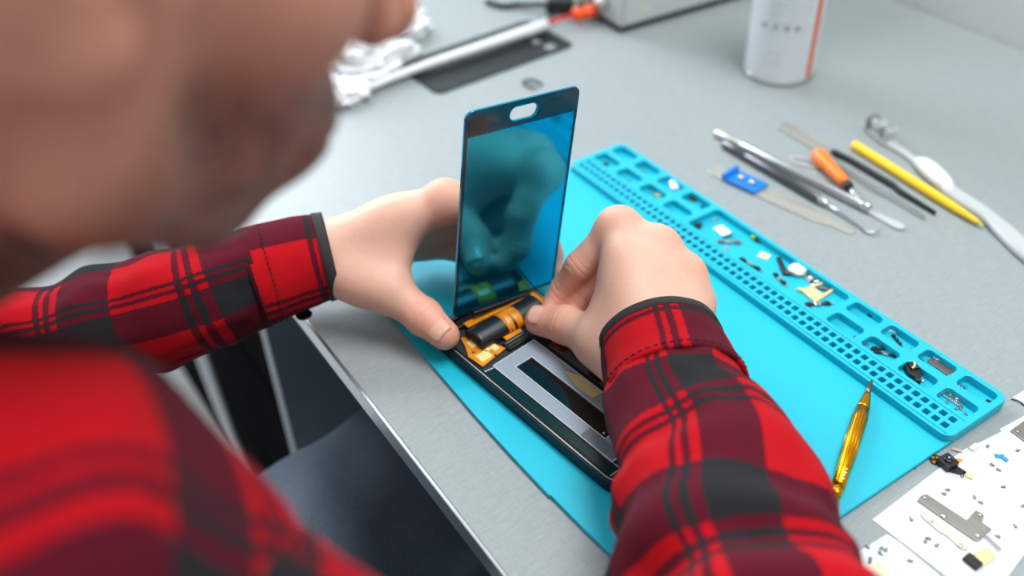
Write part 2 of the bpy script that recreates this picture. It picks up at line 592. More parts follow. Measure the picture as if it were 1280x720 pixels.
# ------------------------------------------------------------------ display panel held upright
SCM = np.array([list(r_) for r_ in SCREEN_ROT])
dsp = thing('phone_display', 'glossy dark phone display panel held upright with a home button cutout', 'phone screen')
m4 = Matrix([[*SCM[0], SCREEN_POS[0] * S], [*SCM[1], SCREEN_POS[1] * S], [*SCM[2], SCREEN_POS[2] * S], [0, 0, 0, 1]])
dsp.matrix_world = m4
SW, SH = SCREEN_WH
def scr_plate(outer, hs, x0, x1, bev):
    V, F = fill_holes(outer, hs, x0, x1, bev)
    return [(z, x, y) for x, y, z in V], F
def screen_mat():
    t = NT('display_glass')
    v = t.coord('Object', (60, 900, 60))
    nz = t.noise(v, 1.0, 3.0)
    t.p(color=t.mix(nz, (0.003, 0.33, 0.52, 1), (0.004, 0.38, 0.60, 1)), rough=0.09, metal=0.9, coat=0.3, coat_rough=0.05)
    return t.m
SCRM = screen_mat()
homeh = rrect(SW / 2 - 9.5, SW / 2 + 9.5, SH - 12.2, SH - 3.6, 4.2, 6)
mesh('glass', scr_plate(rrect(0, SW, 0, SH, 5), [homeh], -0.9, 0.6, 0.2), SCRM, dsp)
mesh('border', scr_plate(rrect(0.2, SW - 0.2, 0.2, SH - 0.2, 4.8), [[(2.0, 2.5), (SW - 2.0, 2.5), (SW - 2.0, SH - 15.5), (2.0, SH - 15.5)], rrect(SW / 2 - 10, SW / 2 + 10, SH - 12.7, SH - 3.1, 4.6, 6)], 0.55, 0.75, 0.02),
     simple('black_border', rgb(4, 44, 68), 0.15, var=0.1, coat=0.3), dsp)
mesh('back_plate', scr_plate(rrect(0.8, SW - 0.8, 2, SH - 13, 3), [], -1.8, -0.9, 0.1), DARKM, dsp)
fx = mesh('touch_flex', scr_plate([(SW - 30, SH - 12.6), (SW - 12, SH - 12.6), (SW - 12, SH - 5), (SW - 24, SH - 5), (SW - 26, SH - 8)], [], 0.72, 0.95, 0.03), simple('flex_teal', rgb(8, 46, 58), 0.25), dsp)
mesh('touch_flex', scr_plate([(2.5, SH - 13.5), (14, SH - 13.5), (16, SH - 9), (9, SH - 4), (3, SH - 4)], [], 0.72, 0.95, 0.03), simple('flex_brown', rgb(52, 44, 44), 0.3), dsp)
mesh('ribbon_tail', box(-1.5, 3.0, 14, 58, -2.5, 1.5, 0.8), RIB, dsp)

# ------------------------------------------------------------------ screwdriver
p0, p1 = px(1044, 619, 8), px(1090.5, 473, 8)
rz, L = line_between(p0, p1)
sd = thing('screwdriver', 'small amber anodised precision screwdriver lying on the cyan mat', 'screwdriver', (p0[0], p0[1], 3.0), rz)
AMB = metal('amber_anodised', (246, 164, 24), 0.24)
def lx(prof, z, n=28):
    V, F = lathe(prof, n, 'X')
    return [(x, y, zz + z) for x, y, zz in V], F
zc = 4.4
mesh('swivel_cap', lx([(2.4, 0), (3.1, .6), (3.1, 5), (2.6, 5.8), (2.6, 7)], zc), AMB, sd, True)
hd = mesh('handle', lx([(3.1, 7), (3.6, 7.6), (3.6, 20), (3.8, 21), (4.0, 26), (4.2, 40), (4.2, 60), (4.0, 68)], zc), AMB, sd, True)
for k in range(16):
    a = 2 * math.pi * k / 16
    mesh('grip_rib', tube([(28, 4.0 * math.cos(a), zc + 4.0 * math.sin(a)), (62, 4.15 * math.cos(a), zc + 4.15 * math.sin(a))], 0.25, 5), AMB, hd, True)
mesh('chuck', lx([(4.0, 68), (3.7, 70), (2.4, 79), (2.0, 81)], zc), AMB, sd, True)
mesh('shaft', lx([(1.5, 81), (1.5, L - 9), (1.2, L - 8), (0.9, L - 1.5), (0.35, L)], zc), metal('bronze_bit', (150, 120, 84), 0.35), sd, True)
# worn pale print on the handle end
for i, (x_, a_, l_) in enumerate(((10, -0.35, 1.6), (12.3, -0.35, 1.2), (14.4, -0.35, 1.8), (17.0, -0.35, 1.4))):
    y_, z_ = 3.62 * math.sin(a_), 3.62 * math.cos(a_)
    mesh('print_mark', box(x_, x_ + .9, y_ - l_ / 2, y_ + l_ / 2, zc + z_ - .25, zc + z_ + .12), simple('print_white', rgb(236, 226, 200), 0.6), hd)

# ------------------------------------------------------------------ hand tools on the desk
def tool(name, label, cat, a, b, z=0.0, group='hand tools beside the mat'):
    p, q = px(*a, z), px(*b, z)
    rz, L = line_between(p, q)
    return thing(name, label, cat, (p[0], p[1], 0), rz, group), L

# flat pry blade with blue clip
t, L = tool('pry_blade', 'flat grey metal pry blade with a blue plastic clip near the mat', 'tool', (889, 211), (1067, 292))
mesh('blade', prism([(0, -5), (4, -7.5), (L * .55, -8.5), (L * .76, -8), (L * .86, -3.8), (L - 3, -3.4), (L, -1.5), (L, 1.5), (L - 3, 3.2), (L * .86, 3.8), (L * .76, 7.5), (L * .3, 7.5), (4, 7), (0, 5)], 0, 1.2, 0.2), DULL, t)
BLUE = simple('blue_clip', rgb(10, 120, 214), 0.35, var=0.06)
cl = mesh('clip', merge(prism([(17, -8.8), (46, -8.8), (47, 8.6), (19, 8.6)], 1.2, 3.4, 0.5), box(15.5, 19.5, -8.6, 9.5, 1.2, 6.5, 0.8)), BLUE, t)
for x_ in (28, 38):
    mesh('stud', lathe([(2.7, 0), (2.7, 1.2), (1.9, 2.6), (0.6, 3.1)], 16), SCREW, cl, True, (x_, -0.5, 3.4))

# rod with dark grip end and clear spade tip
t, L = tool('lifting_rod', 'thin steel rod with a dark end and flat clear spade tip', 'tool', (894, 170), (1130, 288))
def rod(prof, z, mat_, name, t):
    return mesh(name, lx(prof, z, 16), mat_, t, True)
rod([(2.6, 0), (3.2, .8), (3.2, 26), (2.8, 27)], 3.3, DULL, 'end_grip', t)
rod([(3.0, 27), (3.4, 28), (3.4, L - 38), (3.0, L - 36)], 3.4, STEEL, 'shaft', t)
rod([(3.4, L - 36), (3.7, L - 35), (3.7, L - 31), (3.0, L - 29)], 3.7, SCREW, 'collar', t)
CLEAR = NT('clear_acrylic').p(color=rgb(240, 245, 247), rough=0.15, trans=0.45, ior=1.4).m
mesh('spade', prism([(L - 30, -2.2), (L - 8, -4), (L - 2, -3.6), (L, 0), (L - 2, 3.6), (L - 8, 4), (L - 30, 2.2)], 0, 2.0, 0.4), CLEAR, t)

# dark-bodied hook probe
t, L = tool('hook_probe', 'steel hook probe with dark underside and bent needle tip', 'tool', (904, 184), (1091, 294))
rod([(2.8, 0), (3.4, 1), (3.4, 24), (3.0, 25), (3.4, 26), (3.6, L - 52), (2.8, L - 50)], 3.6, metal('dark_chrome', (120, 122, 126), 0.25), 'handle', t)
rod([(2.9, L - 50), (3.2, L - 49), (2.0, L - 43), (1.3, L - 42)], 3.4, SCREW, 'ferrule', t)
mesh('needle', tube([(L - 43, 0, 3.2), (L - 30, 0, 3.0), (L - 12, -1, 2.4), (L - 3, -2.5, 2), (L, 0, 2), (L + 1, 4, 2), (L + .4, 7, 2.6)], [1.3, 1.2, 1.0, .9, .8, .6, .3], 10), STEEL, t, True)

# tweezers
t, L = tool('tweezers', 'long pointed tweezers with a black arm and a silver arm', 'tweezers', (977, 158), (1162, 273))
mesh('heel', prism([(0, -5), (2, -6), (48, -5.6), (56, -6.5), (56, 6.5), (48, 5.6), (2, 6), (0, 5)], 0, 3.0, 0.4), DULL, t)
def arm(sgn):
    return [(54, sgn * 1.2), (70, sgn * 4.2), (L * .74, sgn * 5.4), (L * .78, sgn * 3.8), (L, sgn * 5.2), (L, sgn * 5.8), (L * .78, sgn * 7.2), (L * .72, sgn * 9.6), (70, sgn * 8.4), (54, sgn * 6.2)]
mesh('arm', prism(arm(1), 0.2, 4.2, 0.5), simple('black_coating', rgb(40, 44, 48), 0.35, var=0.1), t)
o = mesh('arm', prism(arm(-1)[::-1], 0.2, 4.2, 0.5), SILV, t)
tag(o, 'silver tweezer arm')

# orange handled pick
t, L = tool('pick_tool', 'short pick with a bright orange rounded handle', 'tool', (1019, 191), (1088, 261), 6)
ORG = simple('orange_plastic', rgb(246, 126, 26), 0.35, var=0.05)
rod([(1.5, 0), (4.4, 1.2), (6.0, 4), (6.3, 9), (5.6, 18), (5.0, 30), (4.4, 42), (3.9, 47)], 6.3, ORG, 'handle', t)
rod([(3.8, 47), (3.8, 51), (3.0, 52.5)], 6.2, BLACK, 'ferrule', t)
mesh('shaft', tube([(52, 0, 6.2), (60, 0, 4.4), (L, 0, 1.6)], [1.9, 1.8, .9], 10), STEEL, t, True)

# yellow spudger
t, L = tool('spudger', 'yellow plastic spudger stick tapering to a point', 'spudger', (1066, 181), (1229, 283), 3)
YEL = simple('yellow_plastic', rgb(250, 204, 40), 0.4, var=0.04)
rod([(2.4, 0), (3.4, .8), (3.7, 4), (3.7, L * .62), (3.2, L * .8), (2.0, L * .95), (1.0, L - 3)], 3.7, YEL, 'stick', t)
rod([(1.0, L - 3), (0.9, L - 1), (.4, L)], 3.7, simple('lime_tip', rgb(206, 222, 60), 0.4), 'tip', t)

# toothbrush
tb = thing('toothbrush', 'worn toothbrush with grey bristles, clear handle and white rubber grip', 'toothbrush', (97, 483, 0), 0, 'hand tools beside the mat')
hp = [(97, 483), (117, 477), (137, 473.5), (156, 469), (178, 461), (200, 454), (227, 450), (248, 443), (268, 435), (285, 430)]
hp = [(x - 97, y - 483) for x, y in hp]
def strip(pts, wid, z0, z1):
    V, F = [], []
    n = len(pts)
    for i, (x, y) in enumerate(pts):
        a, b = pts[max(i - 1, 0)], pts[min(i + 1, n - 1)]
        d_ = Vector((b[0] - a[0], b[1] - a[1])).normalized()
        nx, ny = -d_.y, d_.x
        w_ = wid[i]
        zz0 = z0[i] if isinstance(z0, list) else z0
        zz1 = z1[i] if isinstance(z1, list) else z1
        for k, (cw, cz) in enumerate(((-1, .25), (-.7, 0), (.7, 0), (1, .25), (1, .75), (.7, 1), (-.7, 1), (-1, .75))):
            V.append((x + nx * w_ * cw, y + ny * w_ * cw, zz0 + (zz1 - zz0) * cz))
    for i in range(n - 1):
        for k in range(8):
            F.append((i * 8 + k, i * 8 + (k + 1) % 8, (i + 1) * 8 + (k + 1) % 8, (i + 1) * 8 + k))
    F.append(tuple(range(7, -1, -1)))
    F.append(tuple((n - 1) * 8 + k for k in range(8)))
    return V, F
hs = [(p_.x, p_.y) for p_ in spline([(x, y, 0) for x, y in hp], 4)]
wid = [5.5 if i < 6 else 3.2 if i < 13 else 5.5 if i < 20 else 6.5 if i < 25 else 5 if i < 27 else 7.5 for i in range(len(hs))]
for _ in range(3):
    wid = [wid[0]] + [(wid[i - 1] + wid[i] * 2 + wid[i + 1]) / 4 for i in range(1, len(wid) - 1)] + [wid[-1]]
mesh('handle', strip(hs, wid, 0.0, [4.0 if i < 14 else 6.5 for i in range(len(hs))]), CLEAR, tb, True)
mesh('grip', strip(hs[11:20], [3.0, 5.4, 6.4, 7, 7.2, 7, 6.6, 5.4, 2.6], 1.0, [6, 8, 9, 9.4, 9.4, 9.2, 8.8, 8, 6.6]), simple('white_rubber', rgb(232, 230, 230), 0.5, var=0.03), tb, True)
mesh('lower_edge', strip([(x + 1.5, y - 6) for x, y in hs[22:]], [1.2] * len(hs[22:]), 0.0, 3.0), simple('dark_trim', rgb(110, 118, 126), 0.35), tb, True)
BRIS = simple('grey_bristle', rgb(206, 214, 216), 0.7, var=0.35, scale=500)
BRISD = simple('dark_bristle', rgb(130, 138, 144), 0.7, var=0.3, scale=500)
rnd = random.Random(3)
for i in range(9):
    for j in range(4):
        x_, y_ = hs[0][0] - 2 + i * 3.1, hs[0][1] - i * 0.75 - 4.2 + j * 2.8
        tw = [tube([(x_ + rnd.uniform(-.6, .6), y_ + rnd.uniform(-.6, .6), 3.6), (x_ + rnd.uniform(-1.8, 1.8), y_ + rnd.uniform(-1.8, 1.8), 13 + rnd.uniform(-1, 1))], .5, 4) for _ in range(12)]
        mesh('bristle_tuft', merge(*tw), BRISD if (i == 0 or rnd.random() < .12) else BRIS, tb)

# thin clear wire loop by the orange pick
pl = px(1004, 203, 1)
t = thing('wire_loop', 'thin pale plastic loop lying beside the orange pick', 'loop', (pl[0], pl[1], 0), 0.2)
lp = [(11 * math.cos(a), 4.5 * math.sin(a) + (1.5 if math.cos(a) > 0 else 0), 0.9) for a in [2 * math.pi * k / 28 for k in range(28)]]
mesh('loop', tube(lp, 0.7, 6, closed=True), simple('pale_pink_plastic', rgb(212, 206, 206), 0.35), t, True)
mesh('crimp', box(9.5, 14, -1, 3, 0.2, 2, .4), SILV, t)

# ------------------------------------------------------------------ spray can
can = thing('spray_can', 'white spray can with an orange stripe standing at the back of the desk', 'can', (-24, 500, 0))
mesh('bottom_rim', lathe([(29, 0), (31.2, .6), (31.8, 2.2), (31.2, 4), (30.6, 4.6)], 48), STEEL, can, True)
def can_mat():
    t = NT('can_print')
    uvn = t.n('ShaderNodeUVMap')
    sp = t.n('ShaderNodeSeparateXYZ')
    t.l(uvn.outputs['UV'], sp.inputs[0])
    u, v = sp.outputs[0], sp.outputs[1]
    white = t.mix(t.noise(t.coord('Object'), 40), rgb(216, 222, 226), rgb(226, 231, 234))
    # orange stripe: 4 per cent of the way round
    m1 = t.math('MULTIPLY', t.math('GREATER_THAN', u, 0.005), t.math('LESS_THAN', u, 0.045))
    # faint rows of print, too small to read
    fr = t.math('FRACT', t.math('MULTIPLY', v, 34.0))
    row = t.math('MULTIPLY', t.math('LESS_THAN', fr, 0.42), t.math('GREATER_THAN', t.noise(t.coord('UV', (110, 34, 1)), 1.0, 1.0), 0.47))
    blk = t.math('MULTIPLY', t.math('MULTIPLY', t.math('GREATER_THAN', u, 0.78), t.math('LESS_THAN', u, 0.985)), t.math('MULTIPLY', t.math('GREATER_THAN', v, 0.30), t.math('LESS_THAN', v, 0.62)))
    col = t.mix(t.math('MULTIPLY', t.math('MULTIPLY', row, blk), 0.35), white, rgb(120, 132, 142))
    blk2 = t.math('MULTIPLY', t.math('MULTIPLY', t.math('GREATER_THAN', u, 0.78), t.math('LESS_THAN', u, 0.87)), t.math('MULTIPLY', t.math('GREATER_THAN', v, 0.08), t.math('LESS_THAN', v, 0.19)))
    col = t.mix(t.math('MULTIPLY', t.math('MULTIPLY', row, blk2), 0.25), col, rgb(120, 132, 142))
    col = t.mix(m1, col, rgb(226, 92, 24))
    t.p(color=col, rough=0.32, coat=0.2)
    return t.m
n_, V, F, UV = 96, [], [], []
for j in range(2):
    for i in range(n_ + 1):
        a = 2 * math.pi * i / n_
        V.append((30.9 * math.cos(a), 30.9 * math.sin(a), 4.4 + j * 148))
        UV.append((i / n_, j))
for i in range(n_):
    F.append((i, i + 1, n_ + 2 + i, n_ + 1 + i))
body = mesh('label_wrap', (V, F), can_mat(), can, True, uv=UV)
ICON = simple('icon_grey', rgb(160, 170, 178), 0.6)
for k, (ang, hh) in enumerate(((-84, 4.5), (-64, 4.5), (-46, 5), (-30, 5.5))):
    a = math.radians(ang)
    mesh('warning_icon', xf(prism([(-2.4, -2.4), (2.4, -2.4), (2.4, 1), (0, hh - 2.2), (-2.4, 1)] if k != 1 else rrect(-2.4, 2.4, -2.4, 2.4, 2.2), 0, .15), (0, 0, 0), rx=math.pi / 2), ICON, body, False, (31 * math.cos(a), 31 * math.sin(a), 55), a + math.pi / 2)
mesh('shoulder', lathe([(30.9, 152), (31.6, 153), (31.6, 155), (30, 157), (24, 166), (16, 171), (13, 172)], 48), STEEL, can, True)
mesh('cap', lathe([(12, 172), (25, 160), (26, 161), (25.6, 196), (23, 200), (10, 201)], 48), simple('cap_white', rgb(220, 222, 222), 0.4), can, True)

# ------------------------------------------------------------------ things at the far left of the desk
bk = thing('phone_back_cover', 'black phone back cover with camera cutouts lying under the white soldering pen', 'phone cover', (-212, 303, 0), math.radians(92.5))
mesh('cover', fill_holes(rrect(-79, 79, -37.5, 37.5, 8), [rrect(48, 61, -15, -2, 3), rrect(52, 65, -31, -17, 3), rrect(47, 52, 2, 7, 1.5)], 0, 1.6, 0.3),
     simple('cover_black', rgb(30, 35, 39), 0.55, var=0.15, scale=30, spec=0.3), bk)
mesh('cutout_trim', fill_holes(rrect(47, 62, -16, -1, 3.6), [rrect(48.4, 60.6, -14.6, -2.4, 2.8)], 1.4, 2.3, 0.15), DARKM, bk)
mesh('name_plate_mark', prism(rrect(-16, 22, -4, 4, 3.5), 1.6, 1.8), simple('cover_mark', rgb(26, 31, 35), 0.35), bk)

pen = thing('soldering_pen', 'long white soldering pen with a red lead at its end', 'soldering pen', (-206, 128, 0), 0)
pp = [Vector((x + 206, y - 128, z)) for x, y, z in ((-204, 95, 3), (-206, 128, 4), (-209, 165, 5), (-214, 212, 7.5), (-215, 299, 9), (-218, 378, 9))]
mesh('barrel', tube(spline(pp, 6), [2.0] * 6 + [2.2 + .08 * i for i in range(8)] + [3.4 + .14 * i for i in range(17)], 16), simple('white_plastic', rgb(232, 236, 238), 0.35, var=0.03), pen, True)
mesh('red_lead', tube([(-12, 250, 9), (-14, 268, 9.5), (-12, 284, 10)], 2.2, 8), simple('red_wire', rgb(214, 50, 44), 0.4), pen, True)
pg = mesh('orange_plug', xf(lathe([(4.5, 0), (6.6, 1.5), (6.6, 9), (5.6, 10), (5.6, 13), (6.6, 14), (6.6, 24), (5, 26)], 18), (-12, 283, 10), rx=-math.pi / 2, rz=-.2), simple('orange_red', rgb(250, 84, 22), 0.35), pen, True)
mesh('plug_boot', xf(lathe([(5.2, 0), (4.6, 10), (3, 18)], 16), (-7, 309, 10), rx=-math.pi / 2, rz=-.2), simple('grey_rubber', rgb(176, 184, 190), 0.4), pen, True)

# steel box instrument
bx_ = thing('bench_instrument', 'pale grey metal bench instrument with black feet strip at the back', 'instrument', (-173, 436, 0), math.radians(-3.5))
mesh('housing', box(-150, 0, 0, 240, 6, 130, 1.5), simple('grey_enamel', rgb(196, 202, 204), 0.4, var=0.03), bx_)
mesh('base_strip', box(-151, 1, -1, 241, 1.5, 6.5, 0.8), simple('black_rubber', rgb(40, 46, 50), 0.6), bx_)
mesh('corner_seam', box(-.6, .5, 2, 3.4, 8, 128), simple('seam_grey', rgb(150, 158, 162), 0.4), bx_)
mesh('side_screw', xf(lathe([(2.6, 0), (2.6, .8), (1.8, 1.4)], 14), (0, 28, 18), ry=math.pi / 2), CREAM, bx_, True)
for x_, y_ in ((-140, 10), (-12, 10), (-140, 228), (-12, 228)):
    mesh('foot', lathe([(6, 0), (6.5, 1.6)], 14), BLACK, bx_, False, (x_, y_, 0))
for k, (x_, z_) in enumerate(((-30, 22), (-60, 22))):
    mesh('socket', xf(lathe([(8, 0), (8, 5), (5, 6), (5, 9)], 18), (x_, 0, z_), rx=math.pi / 2), DULL, bx_, True)
# black plug and lead behind the pen
pk = px(697, 6, 8)
bp = thing('black_plug', 'black cable plug beside the orange plug at the desk back', 'plug', (pk[0], pk[1], 0), 0.9)
mesh('plug_body', box(-12, 16, -9, 9, 0, 15, 3), BLACK, bp)
mesh('pin_plate', box(16, 21, -6, 6, 4, 11, 1), SILV, bp)
mesh('lead', tube(spline([(-12, 0, 8), (-26, 2, 7), (-42, 10, 4), (-58, 8, 3), (-76, 20, 3)], 6), 3, 8), BLACK, bp, True)
mesh('lead', tube(spline([(0, -9, 8), (-2, -18, 5), (-8, -26, 3), (-20, -30, 3)], 6), 1.5, 8), BLACK, bp, True)
pk = px(729, 4, 12)
o = thing('wire_tag', 'tiny yellow-green wire tag above the orange plug', 'tag', (pk[0], pk[1], 0), 0.4)
mesh('tag', prism(rrect(-5, 5, -3, 3, 1), 16, 19, .5), simple('lime_plastic', rgb(206, 214, 60), 0.5), o)
mesh('tie', tube([(0, 0, 0.6), (0, 0, 16)], 1.2, 8), BLACK, o)

# small dark spring clip
pk = px(665, 105, 1)
o = thing('spring_clip', 'small open dark wire clip behind the phone display', 'clip', (pk[0], pk[1], 0), 0.3)
cp = [(9 * math.cos(a), 6 * math.sin(a), 1.2) for a in [math.radians(40 + 290 * k / 20) for k in range(21)]]
mesh('wire', tube(cp, 1.1, 8), DARKM, o, True)
mesh('end_bead', lathe([(1.6, 0), (1.8, 1.2), (1.0, 2.4)], 10), DARKM, o, True, (cp[0][0], cp[0][1], 0))

# crumpled white things near the face
def crumple(rx, ry, rz_, seed, amp=0.28, n=5):
    bm = bmesh.new()
    bmesh.ops.create_icosphere(bm, subdivisions=n, radius=1.0)
    for v in bm.verts:
        d_ = v.co.normalized()
        q = d_ * 2.2 + Vector((seed * 7.1, seed * 3.3, seed))
        f_ = 1 + amp * (2 * abs(mnoise.noise(q)) - .4) + amp * .6 * (2 * abs(mnoise.noise(q * 2.7)) - .4)
        v.co = Vector((d_.x * rx, d_.y * ry, max(d_.z * rz_, -rz_ * .55) + rz_ * .55)) * f_
        v.co.z = max(v.co.z, 0.0)
    return from_bm(bm)
TISS = simple('white_tissue', rgb(240, 243, 245), 0.7, var=0.02, bump=0.2)
for lab, uv_, (a, b, c), sd_ in (('crumpled white tissue nearest the face beside the soldering pen', (455, 78), (34, 42, 22), 1),
                                 ('small crumpled white tissue behind the soldering pen tip', (428, 112), (24, 26, 10), 4),
                                 ('crumpled white tissue farthest back, under the nose', (492, 38), (26, 34, 16), 6)):
    q = px(*uv_, 6)
    o = mesh('crumpled_tissue', crumple(a, b, c, sd_), TISS, None, True, (q[0], q[1], 0))
    tag(o, lab, 'tissue', 'tissues at the back of the desk')
q = px(500, 75, 8)
o = thing('plastic_nozzle', 'white cone shaped plastic nozzle lying beside the tissues', 'nozzle', (q[0], q[1], 0), math.radians(85))
mesh('cone', lx([(13, -22), (13.5, -20), (10, 4), (7, 16), (5.5, 20)], 13.2), simple('white_plastic', rgb(232, 236, 238), 0.35), o, True)
mesh('collar', lx([(14, -26), (14.6, -25), (14.6, -21), (13, -20)], 14.4), TISS, o, True)

# ------------------------------------------------------------------ small phone parts in the trays
TRAYZ = 3.0
def at(u, v, z=TRAYZ):
    q = px(u, v, z)
    return (q[0], q[1], z)

TG = 'phone parts in the mat trays'
def part(name, label, cat, u, v, rz=0.0, z=TRAYZ, group=TG):
    return thing(name, label, cat, at(u, v, z), rz, group)

CHIPD = simple('chip_dark', rgb(58, 50, 40), 0.35, var=0.3, scale=300)
CHIPB = simple('chip_beige', rgb(214, 196, 150), 0.4, var=0.08, scale=300)
GREEN = simple('pcb_green', rgb(60, 140, 96), 0.4, var=0.2, scale=300)
LIME = simple('lime_bit', rgb(150, 200, 30), 0.4)
COPPER = metal('copper', (190, 128, 96), 0.35)
WPL = simple('white_shield', rgb(236, 240, 242), 0.35, var=0.02)

def chip(name, label, u, v, a, b, h, rz, body, top, edge=None):
    t = part(name, label, 'chip', u, v, rz)
    mesh('substrate', box(-a, a, -b, b, 0, h * .45, 0.12, 1), body, t)
    mesh('die', box(-a * .72, a * .72, -b * .72, b * .72, h * .45, h, 0.15, 1), top, t)
    for s_ in (-1, 1):
        mesh('contact_row', box(-a * .95, a * .95, s_ * b - .25, s_ * b + .25, 0, h * .3), edge or GOLD, t)
    return t

chip('sensor_chip', 'tiny brown and black chip in the farthest inner tray', 757, 206, 2.6, 2.0, 1.8, 0.4, COPPER, BLACK)
chip('sensor_chip', 'small green and tan circuit piece in the third inner tray', 822, 245, 2.6, 1.8, 1.2, 0.9, GREEN, CHIPB)
chip('sensor_chip', 'dark square chip with gold rim in the outer tray beside the long tray', 867, 249, 3.6, 2.8, 1.8, 0.25, CHIPD, CHIPD)
chip('sensor_chip', 'beige square chip lying in the long middle tray', 955, 320, 3.8, 3.4, 0.9, 0.35, WPL, CHIPB, SILV)

# white connector block
t = part('connector_block', 'white plastic connector block in the third outer tray', 'connector', 842, 234, -0.55)
mesh('block', box(-5.6, 5.6, -3.0, 3.0, 0, 3.2, 0.8), WPL, t)
mesh('ridge', box(-4.4, 4.4, -1.0, 1.0, 3.1, 4.2, 0.4), WPL, t)
# white shield
t = part('shield_plate', 'white folded shield plate in the long middle tray', 'shield', 903, 290, -0.1)
mesh('plate', box(-5.8, 5.0, -4.2, 4.2, 0, 1.5, 0.3), WPL, t)
mesh('fold', xf(box(0, 3.2, -4.0, 4.0, -.4, .4, .15), (5.0, 0, 1.1), ry=-.5), SILV, t)
# black speck
o = mesh('bracket_piece', xf(prism([(-2.4, -2), (2.6, -2.6), (1.6, 2.8), (-.8, 2.2)], 0, 2.2, .4)), BLACK, None, False, at(873, 283), .3)
tag(o, 'black triangular bracket piece at the far end of the long tray', 'bracket', TG)
o = mesh('bracket_piece', prism([(-1.6, -.8), (1.6, -1), (1.2, 1), (-1, .8)], 0, 1, .2), BLACK, None, False, at(878, 259), .3)
tag(o, 'tiny black bracket scrap next to the dark gold rimmed chip', 'bracket', TG)
o = mesh('bracket_piece', prism([(-1.8, -1), (0, -1.6), (2, -.6), (.8, .6), (1.2, 1.8), (-.4, 1.4)], 0, 1.6, .3), BLACK, None, False, at(1088, 395), .3)
tag(o, 'tiny black bracket scrap alone in the outer tray past the long tray', 'bracket', TG)
# green and black plug
t = part('coloured_plug', 'tiny lime green plug with black tip in the long tray', 'plug', 944, 300, 0.25)
mesh('green_end', box(-3.4, -.2, -1.6, 1.6, 0, 2.6, .5), LIME, t)
mesh('black_end', prism([(0, -1), (2.2, -2.4), (4.2, -1.2), (2.8, 0), (4.4, 1.6), (2, 2.2), (0, 1)], 0, 2.2, .3), BLACK, t)

def strip_part(name, label, u0, v0, u1, v1, w_, body, ends, h=1.6, blocks=3):
    p0_, p1_ = at(u0, v0), at(u1, v1)
    rz_, L_ = line_between(p0_, p1_)
    t = thing(name, label, 'connector', p0_, rz_, TG)
    mesh('strip', box(0, L_, -w_ * .6, w_ * .6, 0, h * .5, .15, 1), body, t)
    for k in range(blocks):
        c_ = L_ * (k + .5) / blocks
        mesh('block', box(c_ - L_ / blocks * .34, c_ + L_ / blocks * .34, -w_, w_, h * .3, h, .25, 1), body if k % 2 == 0 else ends, t)
    mesh('tip', box(L_ - .4, L_ + 1.6, -w_ * .5, w_ * .5, 0, h * .6, .2, 1), ends, t)
    return t

BRN = metal('grey_brown_metal', (150, 138, 134), 0.4)
strip_part('connector_strip', 'grey brown metal connector strip beside the white shield plate', 896, 303, 926, 304, 1.6, BRN, SILV)
strip_part('connector_strip', 'black and silver connector strip nearest the beige chip', 924, 323, 951, 339, 1.3, BLACK, SILV)
strip_part('connector_strip', 'short black connector strip below the round motor', 967, 342, 982, 357, 1.5, BLACK, SILV)
strip_part('connector_strip', 'black ribbed connector strip lying below the sim tray', 1005, 382, 1039, 380, 1.7, BLACK, SILV)
strip_part('connector_strip', 'dark grey splinter strip in the second outer tray of the near group', 1115, 419, 1126, 433, 1.0, DARKM, DARKM)
strip_part('connector_strip', 'upper of two crossed black strips in an inner tray', 1088, 437, 1119, 436, 1.4, BLACK, DARKM)
strip_part('connector_strip', 'lower of two crossed black strips in an inner tray', 1092, 440, 1122, 447, 1.2, BLACK, SILV)

# vibration motor on a flex arm
t = part('vibration_motor', 'round silver vibration motor with a black flex arm in the long tray', 'motor', 997, 340, 0.0)
mesh('can', lathe([(6.2, 0), (6.6, .5), (6.6, 2.6), (5.6, 3.4), (5.2, 3.4)], 28), DULL, t, True)
mesh('cap', lathe([(5.3, 3.3), (5.3, 3.7), (4.6, 4.0), (.3, 4.0)], 28), WPL, t, True)
q0, q1, q2 = np.array(at(973, 324)), np.array(at(981, 343)), np.array(at(988, 344))
c0 = np.array(at(997, 340))
mesh('flex_arm', tube([tuple(q0 - c0 + [0, 0, 1]), tuple((q0 + q1) / 2 - c0 + [0, 0, 1.2]), tuple(q1 - c0 + [0, 0, 1]), tuple(q2 - c0 + [0, 0, 1])], [1.8, 1.7, 2.2, 2.0], 8, .6), BLACK, t)
# camera bracket between motor and sim tray
t = part('camera_bracket', 'bright silver bracket between the round motor and the sim tray', 'bracket', 1014, 350, -0.45)
mesh('plate', prism([(-6, -2.5), (-2, -4), (6, -3), (7, 0), (3, 1), (4, 4), (-1, 4.4), (-2, 1.5), (-6, 2)], 0, 1.4, .3), SILV, t)
mesh('boss', lathe([(1.6, 0), (1.6, 1), (.8, 1.4)], 12), WPL, t, True, (0, -1, 1.3))
mesh('screw_post', lathe([(1.0, 0), (1.0, 1.2)], 10), DARKM, t, True, (4, -1.6, 1.3))
